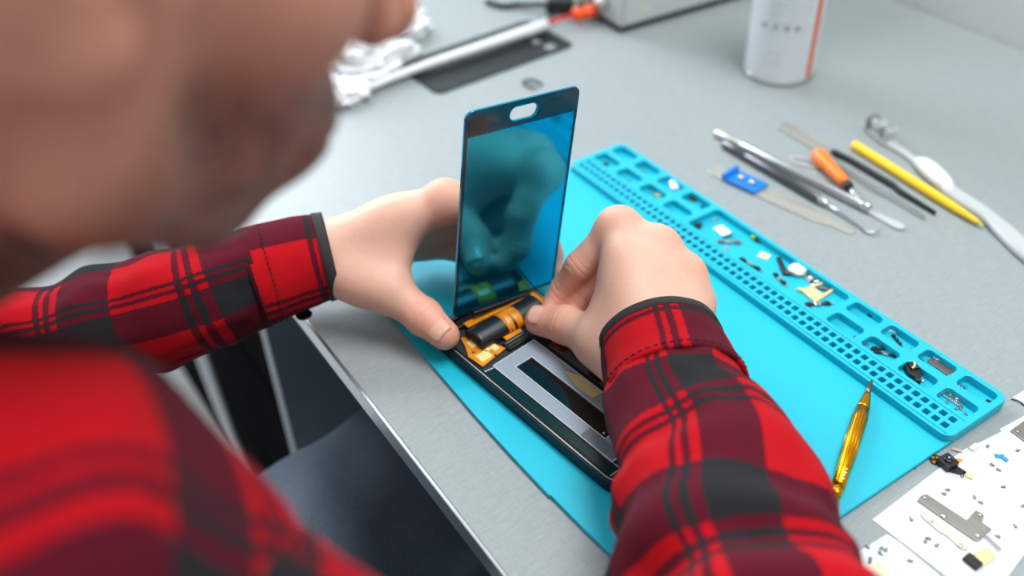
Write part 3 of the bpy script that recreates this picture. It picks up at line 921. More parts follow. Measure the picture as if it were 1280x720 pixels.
# sim tray
P4 = [np.array(at(u, v))[:2] for u, v in ((1000, 364), (1034, 352), (1047, 361), (1019, 380))]
c4 = sum(P4) / 4
t = thing('sim_tray', 'cream coloured sim card tray frame in the long middle tray', 'sim tray', (c4[0], c4[1], TRAYZ), 0, TG)
Q = [tuple(p_ - c4) for p_ in P4]
def lerp2(a, b, k):
    return (a[0] + (b[0] - a[0]) * k, a[1] + (b[1] - a[1]) * k)
def quad(u, v):
    return lerp2(lerp2(Q[0], Q[1], u), lerp2(Q[3], Q[2], u), v)
mesh('frame', fill_holes([quad(0, 0), quad(1, 0), quad(1, 1), quad(0, 1)], [[quad(.42, .14), quad(.88, .14), quad(.88, .84), quad(.42, .84)]], 0, 1.6, .2), CHIPB, t)
mesh('lip', box(Q[0][0] - 2.2, Q[0][0] + .6, Q[0][1] - 1.4, Q[0][1] + 1.4, 0, 1.8, .3), CHIPB, t)
mesh('card_spring', tube([(*quad(.55, .2), .8), (*quad(.6, .5), 1.4), (*quad(.74, .72), .8)], [1.2, 1.5, 1.2], 8, .5), BRN, t)

# black speaker module
t = part('speaker_module', 'black speaker module with cream contact in an inner tray', 'module', 1141, 465, -0.55)
mesh('body', prism([(-6, -3), (-3, -5), (4, -4.4), (7, -2), (10, -2.4), (10.6, .4), (6, 2), (2, 4.6), (-4, 4)], 0, 3.4, .5), BLACK, t)
mesh('raised_block', box(-4, 1.5, -2.8, 2.8, 3.2, 5, .6), BLACK, t)
mesh('contact', tube([(-3, 1, 5.0), (0, 0, 5.2), (1.5, -2, 4.6)], .7, 8), CHIPB, t)
for x_, y_ in ((-6.8, 1.6), (8, 2.4)):
    mesh('pin', box(x_ - 1.1, x_ + 1.1, y_ - .9, y_ + .9, 0, 1.6, .3), SILV, t)
# grey shield with ring
t = part('shield_plate', 'grey metal shield with a ring end in an outer near tray', 'shield', 1177, 460, -0.02)
mesh('plate', prism(rrect(-8.5, 9, -3.0, 3.0, .8), 0, 1.0, .2), BRN, t)
mesh('ring', tube([(2.2 * math.cos(a), 2.2 * math.sin(a), 1.2) for a in [2 * math.pi * k / 16 for k in range(16)]], .7, 6, closed=True), SCREW, t, True, (-6.5, 4.2, 0))
# silver cluster
t = part('spring_bracket', 'silver perforated spring bracket in the nearest inner tray', 'bracket', 1188, 497, -0.1)
mesh('plate', fill_holes([(-6, -1.8), (-3, -3), (2, -2.4), (7, -2), (7.6, 1), (2, 2), (-2, 2.6), (-6, 1.8)], [rrect(-4.4, -2.6, -.9, .9, .6, 3), rrect(-1.2, .6, -.9, .9, .6, 3)], 0, 1.3, .15), SILV, t)
mesh('post', lathe([(.9, 0), (.9, 1.6), (.5, 2)], 10), SCREW, t, True, (4, 0, 1.2))
# needle
p0_, p1_ = at(1112, 414), at(1140, 424)
rz_, L_ = line_between(p0_, p1_)
t = thing('pin_needle', 'thin white pin lying along an outer tray wall', 'pin', p0_, rz_, TG)
mesh('pin', tube([(0, 0, .6), (L_, 0, .6)], [.6, .3], 6), WPL, t)
mesh('head', lathe([(.9, 0), (1.0, .6), (.4, 1.3)], 8), WPL, t, True)
o = mesh('bracket_piece', merge(box(-2.4, .6, -.7, .7, 0, .9, .2, 1), xf(box(-.2, 2.6, -.5, .5, 0, .8, .2, 1), rz=.8)), DARKM, None, False, at(1238, 503), .2)
tag(o, 'tiny bent dark bracket in the tray corner nearest the white papers', 'bracket', TG)
o = mesh('bracket_piece', merge(box(-3, 1, -.8, .8, 0, 1.0, .2, 1), xf(box(0, 3, -.6, .6, .4, 1.2, .2, 1), rz=1.0)), SILV, None, False, at(894, 276), .5)
tag(o, 'bent silver bracket behind the white shield plate', 'bracket', TG)
o = mesh('bracket_piece', merge(box(-3, 3, -1.2, 1.2, 0, 1.0, .2, 1), box(-1, 1.2, -2.4, 2.2, 0, .8, .2, 1)), SILV, None, False, at(907, 312), -.2)
tag(o, 'silver cross shaped bracket below the connector strip near the grid', 'bracket', TG)

# loose screws: head, slot and shank
LOOSE = metal('loose_screw_steel', (150, 150, 155), 0.3)
def screw_template(name, r=0.85):
    t = thing(name, None, None)
    h_ = mesh('head', lathe([(r * .55, 0), (r, .15 * r), (r, .7 * r), (r * .7, r * 1.0), (r * .2, r * 1.05)], 12), LOOSE, t, True)
    mesh('shank', xf(lathe([(r * .45, 0), (r * .45, r * 1.3), (r * .2, r * 1.5)], 8), (r * .7, 0, r * .45), ry=math.pi / 2), LOOSE, t, True)
    return t

def copy_thing(src, loc, rz, label, cat, group):
    c_ = src.copy()
    COL.objects.link(c_)
    c_.location = Vector(loc) * S
    c_.rotation_euler = (0, 0, rz)
    for ch in src.children:
        k = ch.copy()
        COL.objects.link(k)
        k.parent = c_
    return tag(c_, label, cat, group)

first = None
def screws(pts, z, label, group, places=None):
    global first
    base_label = label
    for i_, (u, v) in enumerate(pts):
        label = base_label + (' ' + places[i_] if places else '')
        rz_ = random.uniform(0, 6.28)
        if first is None:
            first = screw_template('loose_screw')
            first.location = Vector(at(u, v, z)) * S
            first.rotation_euler = (0, 0, rz_)
            tag(first, label, 'screw', group)
        else:
            copy_thing(first, at(u, v, z), rz_, label, 'screw', group)

screws([(781, 220), (786, 226), (789, 229)], 3, 'tiny pinkish steel screw in the second inner tray,', 'screws in the second inner tray', ['farthest of three', 'middle of three', 'nearest of three'])
screws([(799, 210), (804, 213), (807, 216)], 3, 'tiny steel screw in the second outer tray,', 'screws in the second outer tray', ['farthest of three', 'middle of three', 'nearest of three'])
screws([(812, 238), (816, 243), (826, 240)], 3, 'tiny steel screw beside the green circuit piece,', 'screws in the third inner tray', ['left of it', 'just touching its left edge', 'right of it'])
screws([(841, 279), (847, 288), (833, 283), (853, 293), (857, 284)], 4.2, 'tiny steel screw caught in the grid cells by the hand,', 'screws in the grid cells', ['second from the left', 'in the middle', 'leftmost', 'lowest on the right', 'upper right'])
screws([(1165, 506)], 4.2, 'single steel screw in the near end of the cell grid', 'screws in the grid cells')
screws([(1083, 432), (1070, 421)], 3, 'tiny steel screw by the crossed black strips,', 'screws near the crossed strips', ['nearer to them', 'farther away beside the cell grid'])
screws([(1139, 437), (1153, 450)], 3, 'tiny steel screw between the outer near trays,', 'screws in the outer near trays', ['by the dark splinter strip', 'by the ringed grey shield'])
screws([(1201, 512), (1206, 517), (1199, 508), (1209, 507), (1183, 504), (1195, 511)], 3, 'tiny steel screw beside the silver spring bracket,', 'screws in the nearest inner tray', ['second from the end', 'nearest the end', 'third from the end', 'against the back tray wall', 'left below the bracket', 'just right below the bracket'])
screws([(1199, 482), (1206, 485)], 3, 'tiny steel screw in the corner outer tray,', 'screws in the corner tray', ['left of the pair', 'right of the pair'])
screws([(959, 349), (1069, 397)], 3, 'single tiny steel screw loose on the cyan tray floor', 'screws in the long tray', ['below the short black strip', 'beyond the long tray'])

# ------------------------------------------------------------------ white sheets and parts on the desk at the right
SH = [px(*q_, 0) for q_ in ((1090, 650), (1172, 713), (1232, 760), (1340, 610), (1340, 487), (1280, 520), (1249, 537), (1251, 540), (1215, 558), (1205, 562))]
c_ = sum(SH) / len(SH)
o = mesh('parts_sheet', prism([(p_[0] - c_[0], p_[1] - c_[1]) for p_ in SH], 0, 0.35), PAPER, None, False, (c_[0], c_[1], 0))
tag(o, 'white sheet scattered with screws and metal shields beside the mat', 'paper')
SH2 = [px(*q_, 0) for q_ in ((1060, 697), (1086, 682), (1108, 668), (1122, 676), (1168, 714), (1200, 744), (1120, 800), (1040, 740))]
c2 = sum(SH2) / len(SH2)
o = mesh('parts_sheet', prism([(p_[0] - c2[0], p_[1] - c2[1]) for p_ in SH2], 0, 0.3), PAPER, None, False, (c2[0], c2[1], 0))
tag(o, 'smaller white sheet by the checked sleeve with specks and a cream disc', 'paper')
SH3 = [px(*q_, 0) for q_ in ((1266, 497), (1290, 482), (1330, 500), (1300, 515))]
c3 = sum(SH3) / len(SH3)
o = mesh('parts_sheet', prism([(p_[0] - c3[0], p_[1] - c3[1]) for p_ in SH3], 0, 0.3), PAPER, None, False, (c3[0], c3[1], 0))
tag(o, 'white sheet corner at the picture edge just past the tray corner', 'paper')
SP = 'parts on the white sheets'
def sheet_poly(name, label, cat, pts, z, h, mat_, extra=None):
    P = [px(*q_, z) for q_ in pts]
    c_ = sum(P) / len(P)
    t = thing(name, label, cat, (c_[0], c_[1], z), 0, SP)
    mesh('plate', prism([(p_[0] - c_[0], p_[1] - c_[1]) for p_ in P], 0, h, .2), mat_, t)
    for k, (u, v, r_) in enumerate(extra or []):
        q_ = px(u, v, z + h) - c_
        mesh('rivet', lathe([(r_, 0), (r_, .3), (r_ * .6, .7)], 12), SCREW, t, True, (q_[0], q_[1], h))
    return t
def c7(*pts):
    return [(1020 + x / 2.769, 460 + y / 2.769) for x, y in pts]
SHIELD = metal('shield_grey', (158, 155, 150), 0.42)
sheet_poly('shield_plate', 'large grey L shaped metal shield on the white sheet', 'shield',
           c7((350, 462), (362, 445), (382, 440), (520, 530), (552, 495), (580, 512), (572, 538), (606, 560), (560, 602), (545, 598)), .4, .9, SHIELD,
           [(1020 + 443 / 2.769, 460 + 513 / 2.769, 1.5), (1020 + 378 / 2.769, 460 + 450 / 2.769, .9), (1020 + 560 / 2.769, 460 + 580 / 2.769, 1.3), (1020 + 568 / 2.769, 460 + 510 / 2.769, .9)])
sheet_poly('bracket_strip', 'long thin grey bracket beside the L shaped shield', 'bracket',
           c7((360, 500), (380, 500), (440, 545), (470, 575), (525, 615), (520, 632), (495, 625), (455, 585), (420, 565), (362, 515)), .4, .9, DULL, [(1020 + 500 / 2.769, 460 + 615 / 2.769, 1.2), (1020 + 400 / 2.769, 460 + 530 / 2.769, .8)])
sheet_poly('bracket_strip', 'short pale bracket strip right of the long thin bracket', 'bracket', c7((580, 585), (592, 582), (642, 628), (632, 638)), .4, .7, SILV)
t = sheet_poly('connector_tab', 'beige square tab with a black connector at its edge', 'connector', c7((545, 645), (590, 622), (625, 655), (575, 690)), .4, .6, CREAM)
q_ = np.array(px(1020 + 540 / 2.769, 460 + 675 / 2.769, .4)) - np.array(t.location) / S
mesh('black_connector', box(q_[0] - 4, q_[0] + 4, q_[1] - 2.6, q_[1] + 2.6, 0, 2.6, .5), BLACK, t)
sheet_poly('shield_plate', 'grey metal shield at the picture edge beyond the tray corner', 'shield', c7((672, 220), (720, 185), (760, 200), (760, 260), (722, 258)), .4, 1.0, SHIELD, [(1272, 540, .8)])
sheet_poly('paper_scrap', 'small folded white paper bit on the sheet edge', 'paper', c7((527, 280), (548, 264), (568, 270), (545, 290)), .4, 1.4, WPL)
o = mesh('foil_scrap', prism([(-3.6, .6), (-2.6, -1.6), (.2, -.6), (3.2, -2.2), (4, .2), (1.4, 1.4), (.6, 3), (-1, 1.4)], 0, .5), simple('blue_scrap', rgb(0, 150, 200), 0.5), None, False, at(1251, 572, .4), .4)
tag(o, 'small blue plastic scrap on the white sheet', 'scrap', SP)
# camera module with gold flex
t = thing('camera_module', 'black camera module with gold flex ends at the sheet edge', 'camera module', at(1183, 581, .4), -.1, SP)
mesh('body', box(-4.2, 4.2, -4.2, 4.2, 0, 4.2, .7), BLACK, t)
mesh('lens', lathe([(2.4, 0), (2.4, 1), (1.6, 1.2), (1.2, .8)], 18), GLOSS, t, True, (0, 0, 4.1))
mesh('flex', prism([(-9, -4), (-5, -6), (-1, -4), (4, -3), (10, 2), (9, 5), (4, 4), (-3, 4), (-8, -.5)], 0, .6), BLACK, t)
mesh('flex_end', prism([(9, 2), (14, 3.4), (13, 6), (8, 5)], 0, .6), CHIPB, t)
mesh('flex_end', prism([(-1.5, 4), (1.5, 4), (2.5, 9.5), (.5, 9.5)], 0, .6), KAPT, t)
for x_, y_ in ((-7, -3), (-4.2, -5), (-5.5, -1.2)):
    mesh('gold_pad', lathe([(.9, 0), (.9, .4)], 10), GOLD, t, False, (x_, y_, .6))
o = mesh('adhesive_disc', lathe([(6, 0), (6, .4), (5.5, .6)], 24), simple('cream_disc', rgb(226, 214, 190), 0.5), None, False, at(1098, 716, .35))
tag(o, 'cream adhesive disc on the smaller white sheet', 'disc', SP)
o = mesh('paper_scrap', prism([(-3, -.6), (2.6, -1), (3, .8), (-2.4, 1)], 0, .7, .2), simple('pink_bit', rgb(206, 170, 170), 0.5), None, False, at(1196, 563, .4), .6)
tag(o, 'tiny pinkish scrap behind the camera module', 'scrap', SP)
LS = 'tiny steel screw on the large white sheet,'
screws(c7((445, 437), (458, 423), (548, 450), (572, 468), (606, 335), (628, 352), (696, 287), (650, 412), (330, 526), (378, 602), (392, 592), (690, 550), (505, 376), (594, 271), (718, 478), (416, 616), (632, 585)), .4, LS, 'screws on the large white sheet',
       ['left of the pair above the L shield', 'right of the pair above the L shield', 'above the L shield arm', 'touching the L shield arm tip', 'left of two below the blue scrap', 'right of two below the blue scrap', 'right of the blue scrap', 'below the blue scrap pair', 'alone left of the long thin bracket', 'lower left under the thin bracket', 'upper one under the thin bracket', 'near the bottom right sheet edge', 'just below the camera module', 'beside the white paper bit', 'at the right picture edge', 'lowest one under the thin bracket', 'by the short pale bracket strip'])
screws(c7((180, 622), (188, 660), (228, 624), (240, 632), (220, 640), (322, 668), (186, 676)), .35, 'tiny screw on the smaller white sheet,', 'screws on the smaller white sheet', ['top left', 'left middle', 'upper of the trio in the centre', 'right of the trio in the centre', 'lower of the trio in the centre', 'farthest right', 'lowest by the sleeve'])
q_ = at(1142, 585, 0)
o = mesh('grit_speck', prism([(-1, -.5), (.8, -.8), (1, .6), (-.4, .9)], 0, .8, .2), BLACK, None, False, q_)
tag(o, 'black speck on the grey desk between mat and sheet', 'scrap')
# thin dark hair-like wire from the tray corner
q0, q1 = px(1264, 499, .4), px(1282, 508, .4)
o = mesh('thin_wire', tube([(0, 0, .4), (.4 * (q1 - q0)[0], .4 * (q1 - q0)[1] + 1, .9), (*(q1 - q0)[:2], .4)], .35, 6), DARKM, None, True, (q0[0], q0[1], 0))
tag(o, 'thin dark wire leading from the tray corner', 'wire')

# ------------------------------------------------------------------ person
# body: one continuous surface polygonised from a blended distance field
F4 = np.float32
def V3(*a):
    return np.array(a, dtype=F4)
def smin(a, b, k):
    h = np.clip(0.5 + 0.5 * (b - a) / k, 0, 1)
    return b + (a - b) * h - k * h * (1 - h)
def smax(a, b, k):
    return -smin(-a, -b, k)
def rc(P, a, b, ra, rb):
    a = np.asarray(a, F4); b = np.asarray(b, F4)
    ab = b - a
    t = np.clip(((P - a) @ ab) / (ab @ ab), 0, 1)
    q = P - a - t[:, None] * ab
    return np.sqrt(np.einsum('ij,ij->i', q, q)) - (ra + (rb - ra) * t)
def sph(P, c, r):
    q = P - np.asarray(c, F4)
    return np.sqrt(np.einsum('ij,ij->i', q, q)) - r
def ell(P, c, r):
    q = P - np.asarray(c, F4)
    r = np.asarray(r, F4)
    k0 = np.sqrt((((q / r)) ** 2).sum(1))
    k1 = np.sqrt((((q / (r * r))) ** 2).sum(1)) + 1e-9
    return k0 * (k0 - 1) / k1

def polygonise(groups, h, B=16):
    """groups = [(lo, hi, func, k)], joined smoothly in order; returns verts, quads"""
    lo = np.min([g[0] for g in groups], 0) - 3 * h
    hi = np.max([g[1] for g in groups], 0) + 3 * h
    nb = np.ceil((hi - lo) / (h * B)).astype(int)
    def field(P, sel):
        d = np.full(len(P), 1e3, F4)
        for i in sel:
            g = groups[i]
            d = smin(d, g[2](P), g[3])
        return d
    I = np.stack(np.meshgrid(*[np.arange(n) for n in nb], indexing='ij'), -1).reshape(-1, 3)
    cen = (lo + (I + 0.5) * h * B).astype(F4)
    dc = field(cen, range(len(groups)))
    act = I[np.abs(dc) < h * B * 1.15]
    g1 = np.arange(B + 1)
    G = np.stack(np.meshgrid(g1, g1, g1, indexing='ij'), -1).reshape(-1, 3)
    big = (nb * B + 2).astype(np.int64)
    def gid(c):
        return (c[:, 0].astype(np.int64) * big[1] + c[:, 1]) * big[2] + c[:, 2]
    VID, VP, Q = [], [], []
    offs = np.array([[0, 0, 0], [1, 0, 0], [0, 1, 0], [1, 1, 0], [0, 0, 1], [1, 0, 1], [0, 1, 1], [1, 1, 1]])
    E12 = [(0, 1), (2, 3), (4, 5), (6, 7), (0, 2), (1, 3), (4, 6), (5, 7), (0, 4), (1, 5), (2, 6), (3, 7)]
    for b in act:
        base = b * B
        b0 = lo + base * h
        b1 = b0 + B * h
        sel = [i for i, g in enumerate(groups) if np.all(g[0] - 14 < b1) and np.all(g[1] + 14 > b0)]
        if not sel:
            continue
        P = (b0 + G * h).astype(F4)
        D3 = field(P, sel).reshape(B + 1, B + 1, B + 1)
        neg = D3 < 0
        if neg.all() or not neg.any():
            continue
        C8 = np.stack([D3[o[0]:o[0] + B, o[1]:o[1] + B, o[2]:o[2] + B] for o in offs], -1)
        s8 = (C8 < 0).sum(-1)
        cells = np.argwhere((s8 > 0) & (s8 < 8))
        if len(cells):
            cv = C8[cells[:, 0], cells[:, 1], cells[:, 2]]
            acc = np.zeros((len(cells), 3)); cnt = np.zeros(len(cells))
            for a_, b_ in E12:
                va, vb = cv[:, a_], cv[:, b_]
                m_ = (va < 0) != (vb < 0)
                t = np.where(m_, va / (va - vb + 1e-12), 0)
                acc += m_[:, None] * (offs[a_] + t[:, None] * (offs[b_] - offs[a_]))
                cnt += m_
            VID.append(gid(cells + base))
            VP.append(lo + (cells + base + acc / cnt[:, None]) * h)
        for ax in range(3):
            sl0 = [slice(0, B)] * 3
            sl1 = [slice(0, B)] * 3
            sl1[ax] = slice(1, B + 1)
            A_, B_ = neg[tuple(sl0)], neg[tuple(sl1)]
            ed = np.argwhere(A_ != B_)
            if not len(ed):
                continue
            inside = A_[ed[:, 0], ed[:, 1], ed[:, 2]]
            e1 = np.zeros(3, int); e1[(ax + 1) % 3] = 1
            e2 = np.zeros(3, int); e2[(ax + 2) % 3] = 1
            n_ = ed + base
            q_ = np.stack([gid(n_ - e1 - e2), gid(n_ - e2), gid(n_), gid(n_ - e1)], 1)
            q_[~inside] = q_[~inside][:, ::-1]
            Q.append(q_)
    VID = np.concatenate(VID); VP = np.concatenate(VP); Q = np.concatenate(Q)
    o_ = np.argsort(VID)
    VID, VP = VID[o_], VP[o_]
    j = np.clip(np.searchsorted(VID, Q), 0, len(VID) - 1)
    ok = (VID[j] == Q).all(1)
    return VP, j[ok]

def bounds(pts, r):
    p = np.array(pts, float)
    return p.min(0) - r, p.max(0) + r

# ---- joints (mm)
LH = dict(W=(36, 10, 40), web=(8, 10),
          mcp=[(72, 95, 71), (58, 101, 58), (50, 99, 43), (46, 91, 28)],
          fing=[[(97, 124, 64), (106, 146, 47), (105, 155, 22)],
                [(86, 134, 46), (102, 150, 31), (107, 153, 13)],
                [(78, 132, 30), (95, 142, 18), (103, 132, 12)],
                [(70, 118, 18), (85, 128, 13), (96, 122, 12)]],
          thumb=[(56, 24, 38), (86, 43, 33), (110, 53, 23.5), (128, 57, 19.5)])
RH = dict(W=(250, 122, 46), web=(12.5, 13),
          mcp=[(157, 166, 69), (181, 176, 64), (201, 179, 55), (214, 176, 44)],
          fing=[[(150, 143, 47), (143, 136, 28), (144, 126, 19)],
                [(160, 154, 38), (153, 142, 24), (157, 133, 19)],
                [(186, 164, 28), (178, 150, 20), (184, 142, 19)],
                [(203, 165, 22), (195, 155, 15), (197, 147, 15)]],
          thumb=[(236, 116, 42), (199, 121, 33), (169, 118, 26), (152, 110.5, 21)])

def hand_func(H):
    W = np.array(H['W'], F4)
    mcp = [np.array(m_, F4) for m_ in H['mcp']]
    across = (mcp[3] - mcp[0]); across /= np.linalg.norm(across)
    th = [np.array(q, F4) for q in H['thumb']]
    FR = [(12.0, 9.6, 8.6, 7.4), (12.0, 9.8, 8.8, 7.6), (11.6, 9.2, 8.2, 7.2), (11.0, 8.4, 7.4, 6.6)]
    def f(P):
        d = None
        # palm: one ray per finger
        for i, m_ in enumerate(mcp):
            w0 = W + across * (-9 + 6 * i)
            q = rc(P, w0, m_, 15.5, 12.8)
            d = q if d is None else smin(d, q, 12)
        for i in range(3):
            d = smin(d, rc(P, mcp[i], mcp[i + 1], 11.0, 11.0), 8)
        # thumb base and web
        d = smin(d, rc(P, W - across * 7, th[1], 15.5, 13.0), 14)
        d = smin(d, rc(P, (th[0] + th[1]) / 2, (mcp[0] * .62 + W * .38), 12, 13), 16)
        d = smin(d, rc(P, th[1], mcp[0] * .72 + W * .28, *H['web']), 12)
        # thumb
        q = rc(P, th[0], th[1], 15, 12.2)
        q = smin(q, rc(P, th[1], th[2], 12.0, 11.4), 4)
        q = smin(q, rc(P, th[2], th[3], 11.2, 9.2), 3)
        q = smin(q, sph(P, th[2], 11.8), 2)
        d = smin(d, q, 7)
        # knuckle bumps
        for m_, r_ in zip(mcp, (12.4, 12.6, 11.8, 11.0)):
            d = smin(d, sph(P, m_ + np.array([0, 0, 1.0], F4), r_), 5)
        # fingers kept apart from each other
        ff = None
        for m_, j, R_ in zip(mcp, H['fing'], FR):
            j = [np.array(q, F4) for q in j]
            q = rc(P, m_, j[0], R_[0], R_[1])
            q = smin(q, rc(P, j[0], j[1], R_[1], R_[2]), 3)
            q = smin(q, rc(P, j[1], j[2], R_[2], R_[3]), 3)
            ff = q if ff is None else smin(ff, q, 1.2)
        return smin(d, ff, 6)
    pts = [H['W']] + list(H['mcp']) + [q for g in H['fing'] for q in g] + list(H['thumb'])
    lo, hi = bounds(pts, 24)
    return lo, hi, f

# ---- head frame
def Rz_(a): c, s_ = math.cos(a), math.sin(a); return np.array([[c, -s_, 0], [s_, c, 0], [0, 0, 1]])
def Rx_(a): c, s_ = math.cos(a), math.sin(a); return np.array([[1, 0, 0], [0, c, -s_], [0, s_, c]])
def Ry_(a): c, s_ = math.cos(a), math.sin(a); return np.array([[c, 0, s_], [0, 1, 0], [-s_, 0, c]])
HEADM = Rz_(math.radians(-HEAD_ANG[0])) @ Rx_(math.radians(-HEAD_ANG[1])) @ Ry_(math.radians(HEAD_ANG[2]))
HEADP = np.array(HEAD_POS, float)
def h2w(p):
    return HEADM @ np.array(p, float) + HEADP
HM32, HP32 = HEADM.astype(F4), HEADP.astype(F4)

def head_field(P):
    q = (P - HP32) @ HM32                      # world -> head frame
    m = np.abs(q[:, 0]); s = q.copy(); s[:, 0] = m   # mirrored half
    d = ell(q, (0, -8, 42), (75, 98, 86))
    d = smin(d, ell(q, (0, 40, 0), (62, 49, 68)), 22)
    d = smin(d, ell(q, (0, 66, 48), (56, 34, 40)), 20)
    d = smin(d, ell(s, (47, 46, -10), (18, 22, 18)), 16)      # cheek bone
    d = smin(d, rc(s, V3(57, 4, -14), V3(50, 14, -58), 17, 16), 14)   # jaw branch
    d = smin(d, rc(s, V3(50, 14, -58), V3(14, 60, -77), 17, 14), 14)  # jaw line
    d = smin(d, ell(q, (0, 44, -48), (46, 44, 36)), 16)
    d = smin(d, ell(q, (0, 71, -77), (18, 14, 13)), 12)       # chin
    d = smin(d, ell(q, (0, 80, -48), (29, 23, 25)), 12)       # mouth mound
    # brow and eye
    d = smin(d, rc(s, V3(12, 94, 30), V3(46, 78, 30), 8, 7), 10)
    d = smax(d, -ell(s, (32, 100, 12), (17, 13, 11)), 9)
    d = smin(d, sph(s, (31, 77, 12), 13.5), 3)
    d = smin(d, rc(s, V3(20, 86, 18), V3(43, 80, 17), 4, 3.5), 3)
    # nose
    d = smin(d, rc(q, V3(0, 92, 26), V3(0, 112, -6), 8, 9), 9)
    d = smin(d, sph(q, (0, 114, -9), 10.5), 6)
    d = smin(d, sph(s, (11, 103, -13), 8), 5)
    d = smax(d, -ell(s, (6.5, 107, -21), (3.6, 6, 5)), 2.5)
    # lips
    d = smin(d, rc(s, V3(0, 100.5, -43), V3(20, 90, -48), 5.6, 3.2), 3)
    d = smin(d, rc(s, V3(0, 99, -54), V3(18, 90, -51), 6.4, 3.4), 3)
    d = smax(d, -rc(s, V3(0, 107.5, -48.3), V3(24, 93, -49.3), 1.3, 1.0), 2)
    # ear
    e = ell(s, (79, -14, 6), (7, 18, 31))
    e = smin(e, ell(s, (77, -3, -25), (6, 9, 11)), 5)
    e = smax(e, -ell(s, (86, -8, 8), (7, 11, 20)), 4)
    e = smin(e, rc(s, V3(81, -6, 34), V3(84, -26, 24), 4, 4), 3)
    e = smin(e, rc(s, V3(84, -26, 24), V3(83, -27, -2), 4, 3.6), 3)
    e = smin(e, rc(s, V3(80, -20, 18), V3(80, -17, -8), 4, 4), 3)
    e = smin(e, ell(s, (76, 3, 0), (5, 5, 7)), 3)
    d = smin(d, e, 6)
    return d

NECKB = np.array(NECK_BASE, float)
nk0, nk1 = h2w((0, -22, -30)), NECKB
def neck_field(P):
    d = rc(P, nk0, nk1, 55, 52)
    d = smin(d, rc(P, h2w((0, 8, -66)), NECKB + [0, 22, 8], 30, 30), 26)
    d = smin(d, rc(P, h2w((0, 30, -90)), h2w((0, 8, -108)), 13, 13), 16)
    for sx in (-1, 1):
        d = smin(d, rc(P, h2w((sx * 62, -16, -30)), NECKB + [sx * 22, 40, 0], 12, 11), 16)
        d = smin(d, rc(P, NECKB + [sx * 15, -12, -6], np.array(SHR if sx > 0 else SHL) + [0, 0, -6], 34, 22), 26)
    return d
def arm_field(pts, rad):
    def f(P):
        d = None
        for i in range(len(pts) - 1):
            q = rc(P, pts[i], pts[i + 1], rad[i], rad[i + 1])
            d = q if d is None else smin(d, q, 8)
        return d
    return f

groups = []
hp_ = [h2w((x, y, z)) for x in (-92, 92) for y in (-112, 128) for z in (-108, 132)]
lo_, hi_ = bounds(hp_, 4)
groups.append((lo_, hi_, head_field, 10))
lo_, hi_ = bounds([nk0, nk1, SHR, SHL, h2w((0, 40, -104))], 62)
groups.append((lo_, hi_, neck_field, 16))
for sl, sr, H in ((SLR_P, SLR_R, RH), (SLL_P, SLL_R, LH)):
    ap_ = [np.array(H['W'], F4)] + [np.array(p_, F4) for p_ in sl]
    ar_ = [21] + [min(24 + 2.2 * i, r_ * .7) for i, r_ in enumerate(sr)]
    lo_, hi_ = bounds(ap_, 40)
    groups.append((lo_, hi_, arm_field(ap_, ar_), 14))
for H in (LH, RH):
    lo_, hi_, f_ = hand_func(H)
    groups.append((lo_, hi_, f_, 10))
BV, BF = polygonise(groups, BODY_H)

def skin_mat():
    t = NT('skin')
    v = t.coord('Object')
    at_b = t.n('ShaderNodeAttribute', attribute_name='beard').outputs['Fac']
    at_w = t.n('ShaderNodeAttribute', attribute_name='warm').outputs['Fac']
    at_l = t.n('ShaderNodeAttribute', attribute_name='lips').outputs['Fac']
    n1 = t.noise(v, 45.0, 4.0, 0.6)
    n2 = t.noise(v, 420.0, 3.0, 0.6)
    base = t.mix(n1, rgb(217, 167, 146), rgb(232, 190, 170))
    base = t.mix(t.math('MULTIPLY', at_w, 0.55), base, rgb(224, 146, 124))
    base = t.mix(t.math('MULTIPLY', t.n('ShaderNodeAttribute', attribute_name='tan').outputs['Fac'], 0.7), base, rgb(196, 128, 104))
    base = t.mix(t.math('MULTIPLY', at_l, 0.8), base, rgb(150, 80, 72))
    hair = t.ramp(t.math('ADD', t.math('MULTIPLY', n2, 0.6), t.math('MULTIPLY', t.noise(v, 70.0, 3.0), 0.4)), [(0.40, (0, 0, 0)), (0.62, (1, 1, 1))])
    fac = t.math('MULTIPLY', at_b, t.math('MULTIPLY_ADD', hair, 0.45, 0.42), clamp=True)
    base = t.mix(fac, base, rgb(74, 46, 34))
    t.p(color=base, rough=t.math('MULTIPLY_ADD', n2, 0.15, 0.42), spec=0.35, sss=0.12)
    t.b.inputs['Subsurface Radius'].default_value = (1.0, 0.35, 0.2)
    t.b.inputs['Subsurface Scale'].default_value = 0.004
    vo = t.n('ShaderNodeTexVoronoi', feature='DISTANCE_TO_EDGE')
    vo.inputs['Scale'].default_value = 900.0
    t.l(v, vo.inputs['Vector'])
    hh = t.math('ADD', t.math('MULTIPLY', vo.outputs['Distance'], 0.6), t.math('MULTIPLY', t.noise(t.coord('Object'), 260.0, 4.0, 0.65), 1.0))
    cm = t.n('ShaderNodeAttribute', attribute_name='crease_mask').outputs['Fac']
    ct = t.n('ShaderNodeAttribute', attribute_name='crease_t').outputs['Fac']
    wv = t.math('SINE', t.math('ADD', t.math('MULTIPLY', ct, 1.5), t.math('MULTIPLY', t.noise(t.coord('Object'), 120.0, 2.0), 7.0)))
    wv = t.math('MULTIPLY', t.math('MULTIPLY', cm, t.math('POWER', t.math('MULTIPLY_ADD', wv, 0.5, 0.5), 4.0)), -1.1)
    t.bump(t.math('ADD', hh, wv), 0.3, 0.0008)
    return t.m

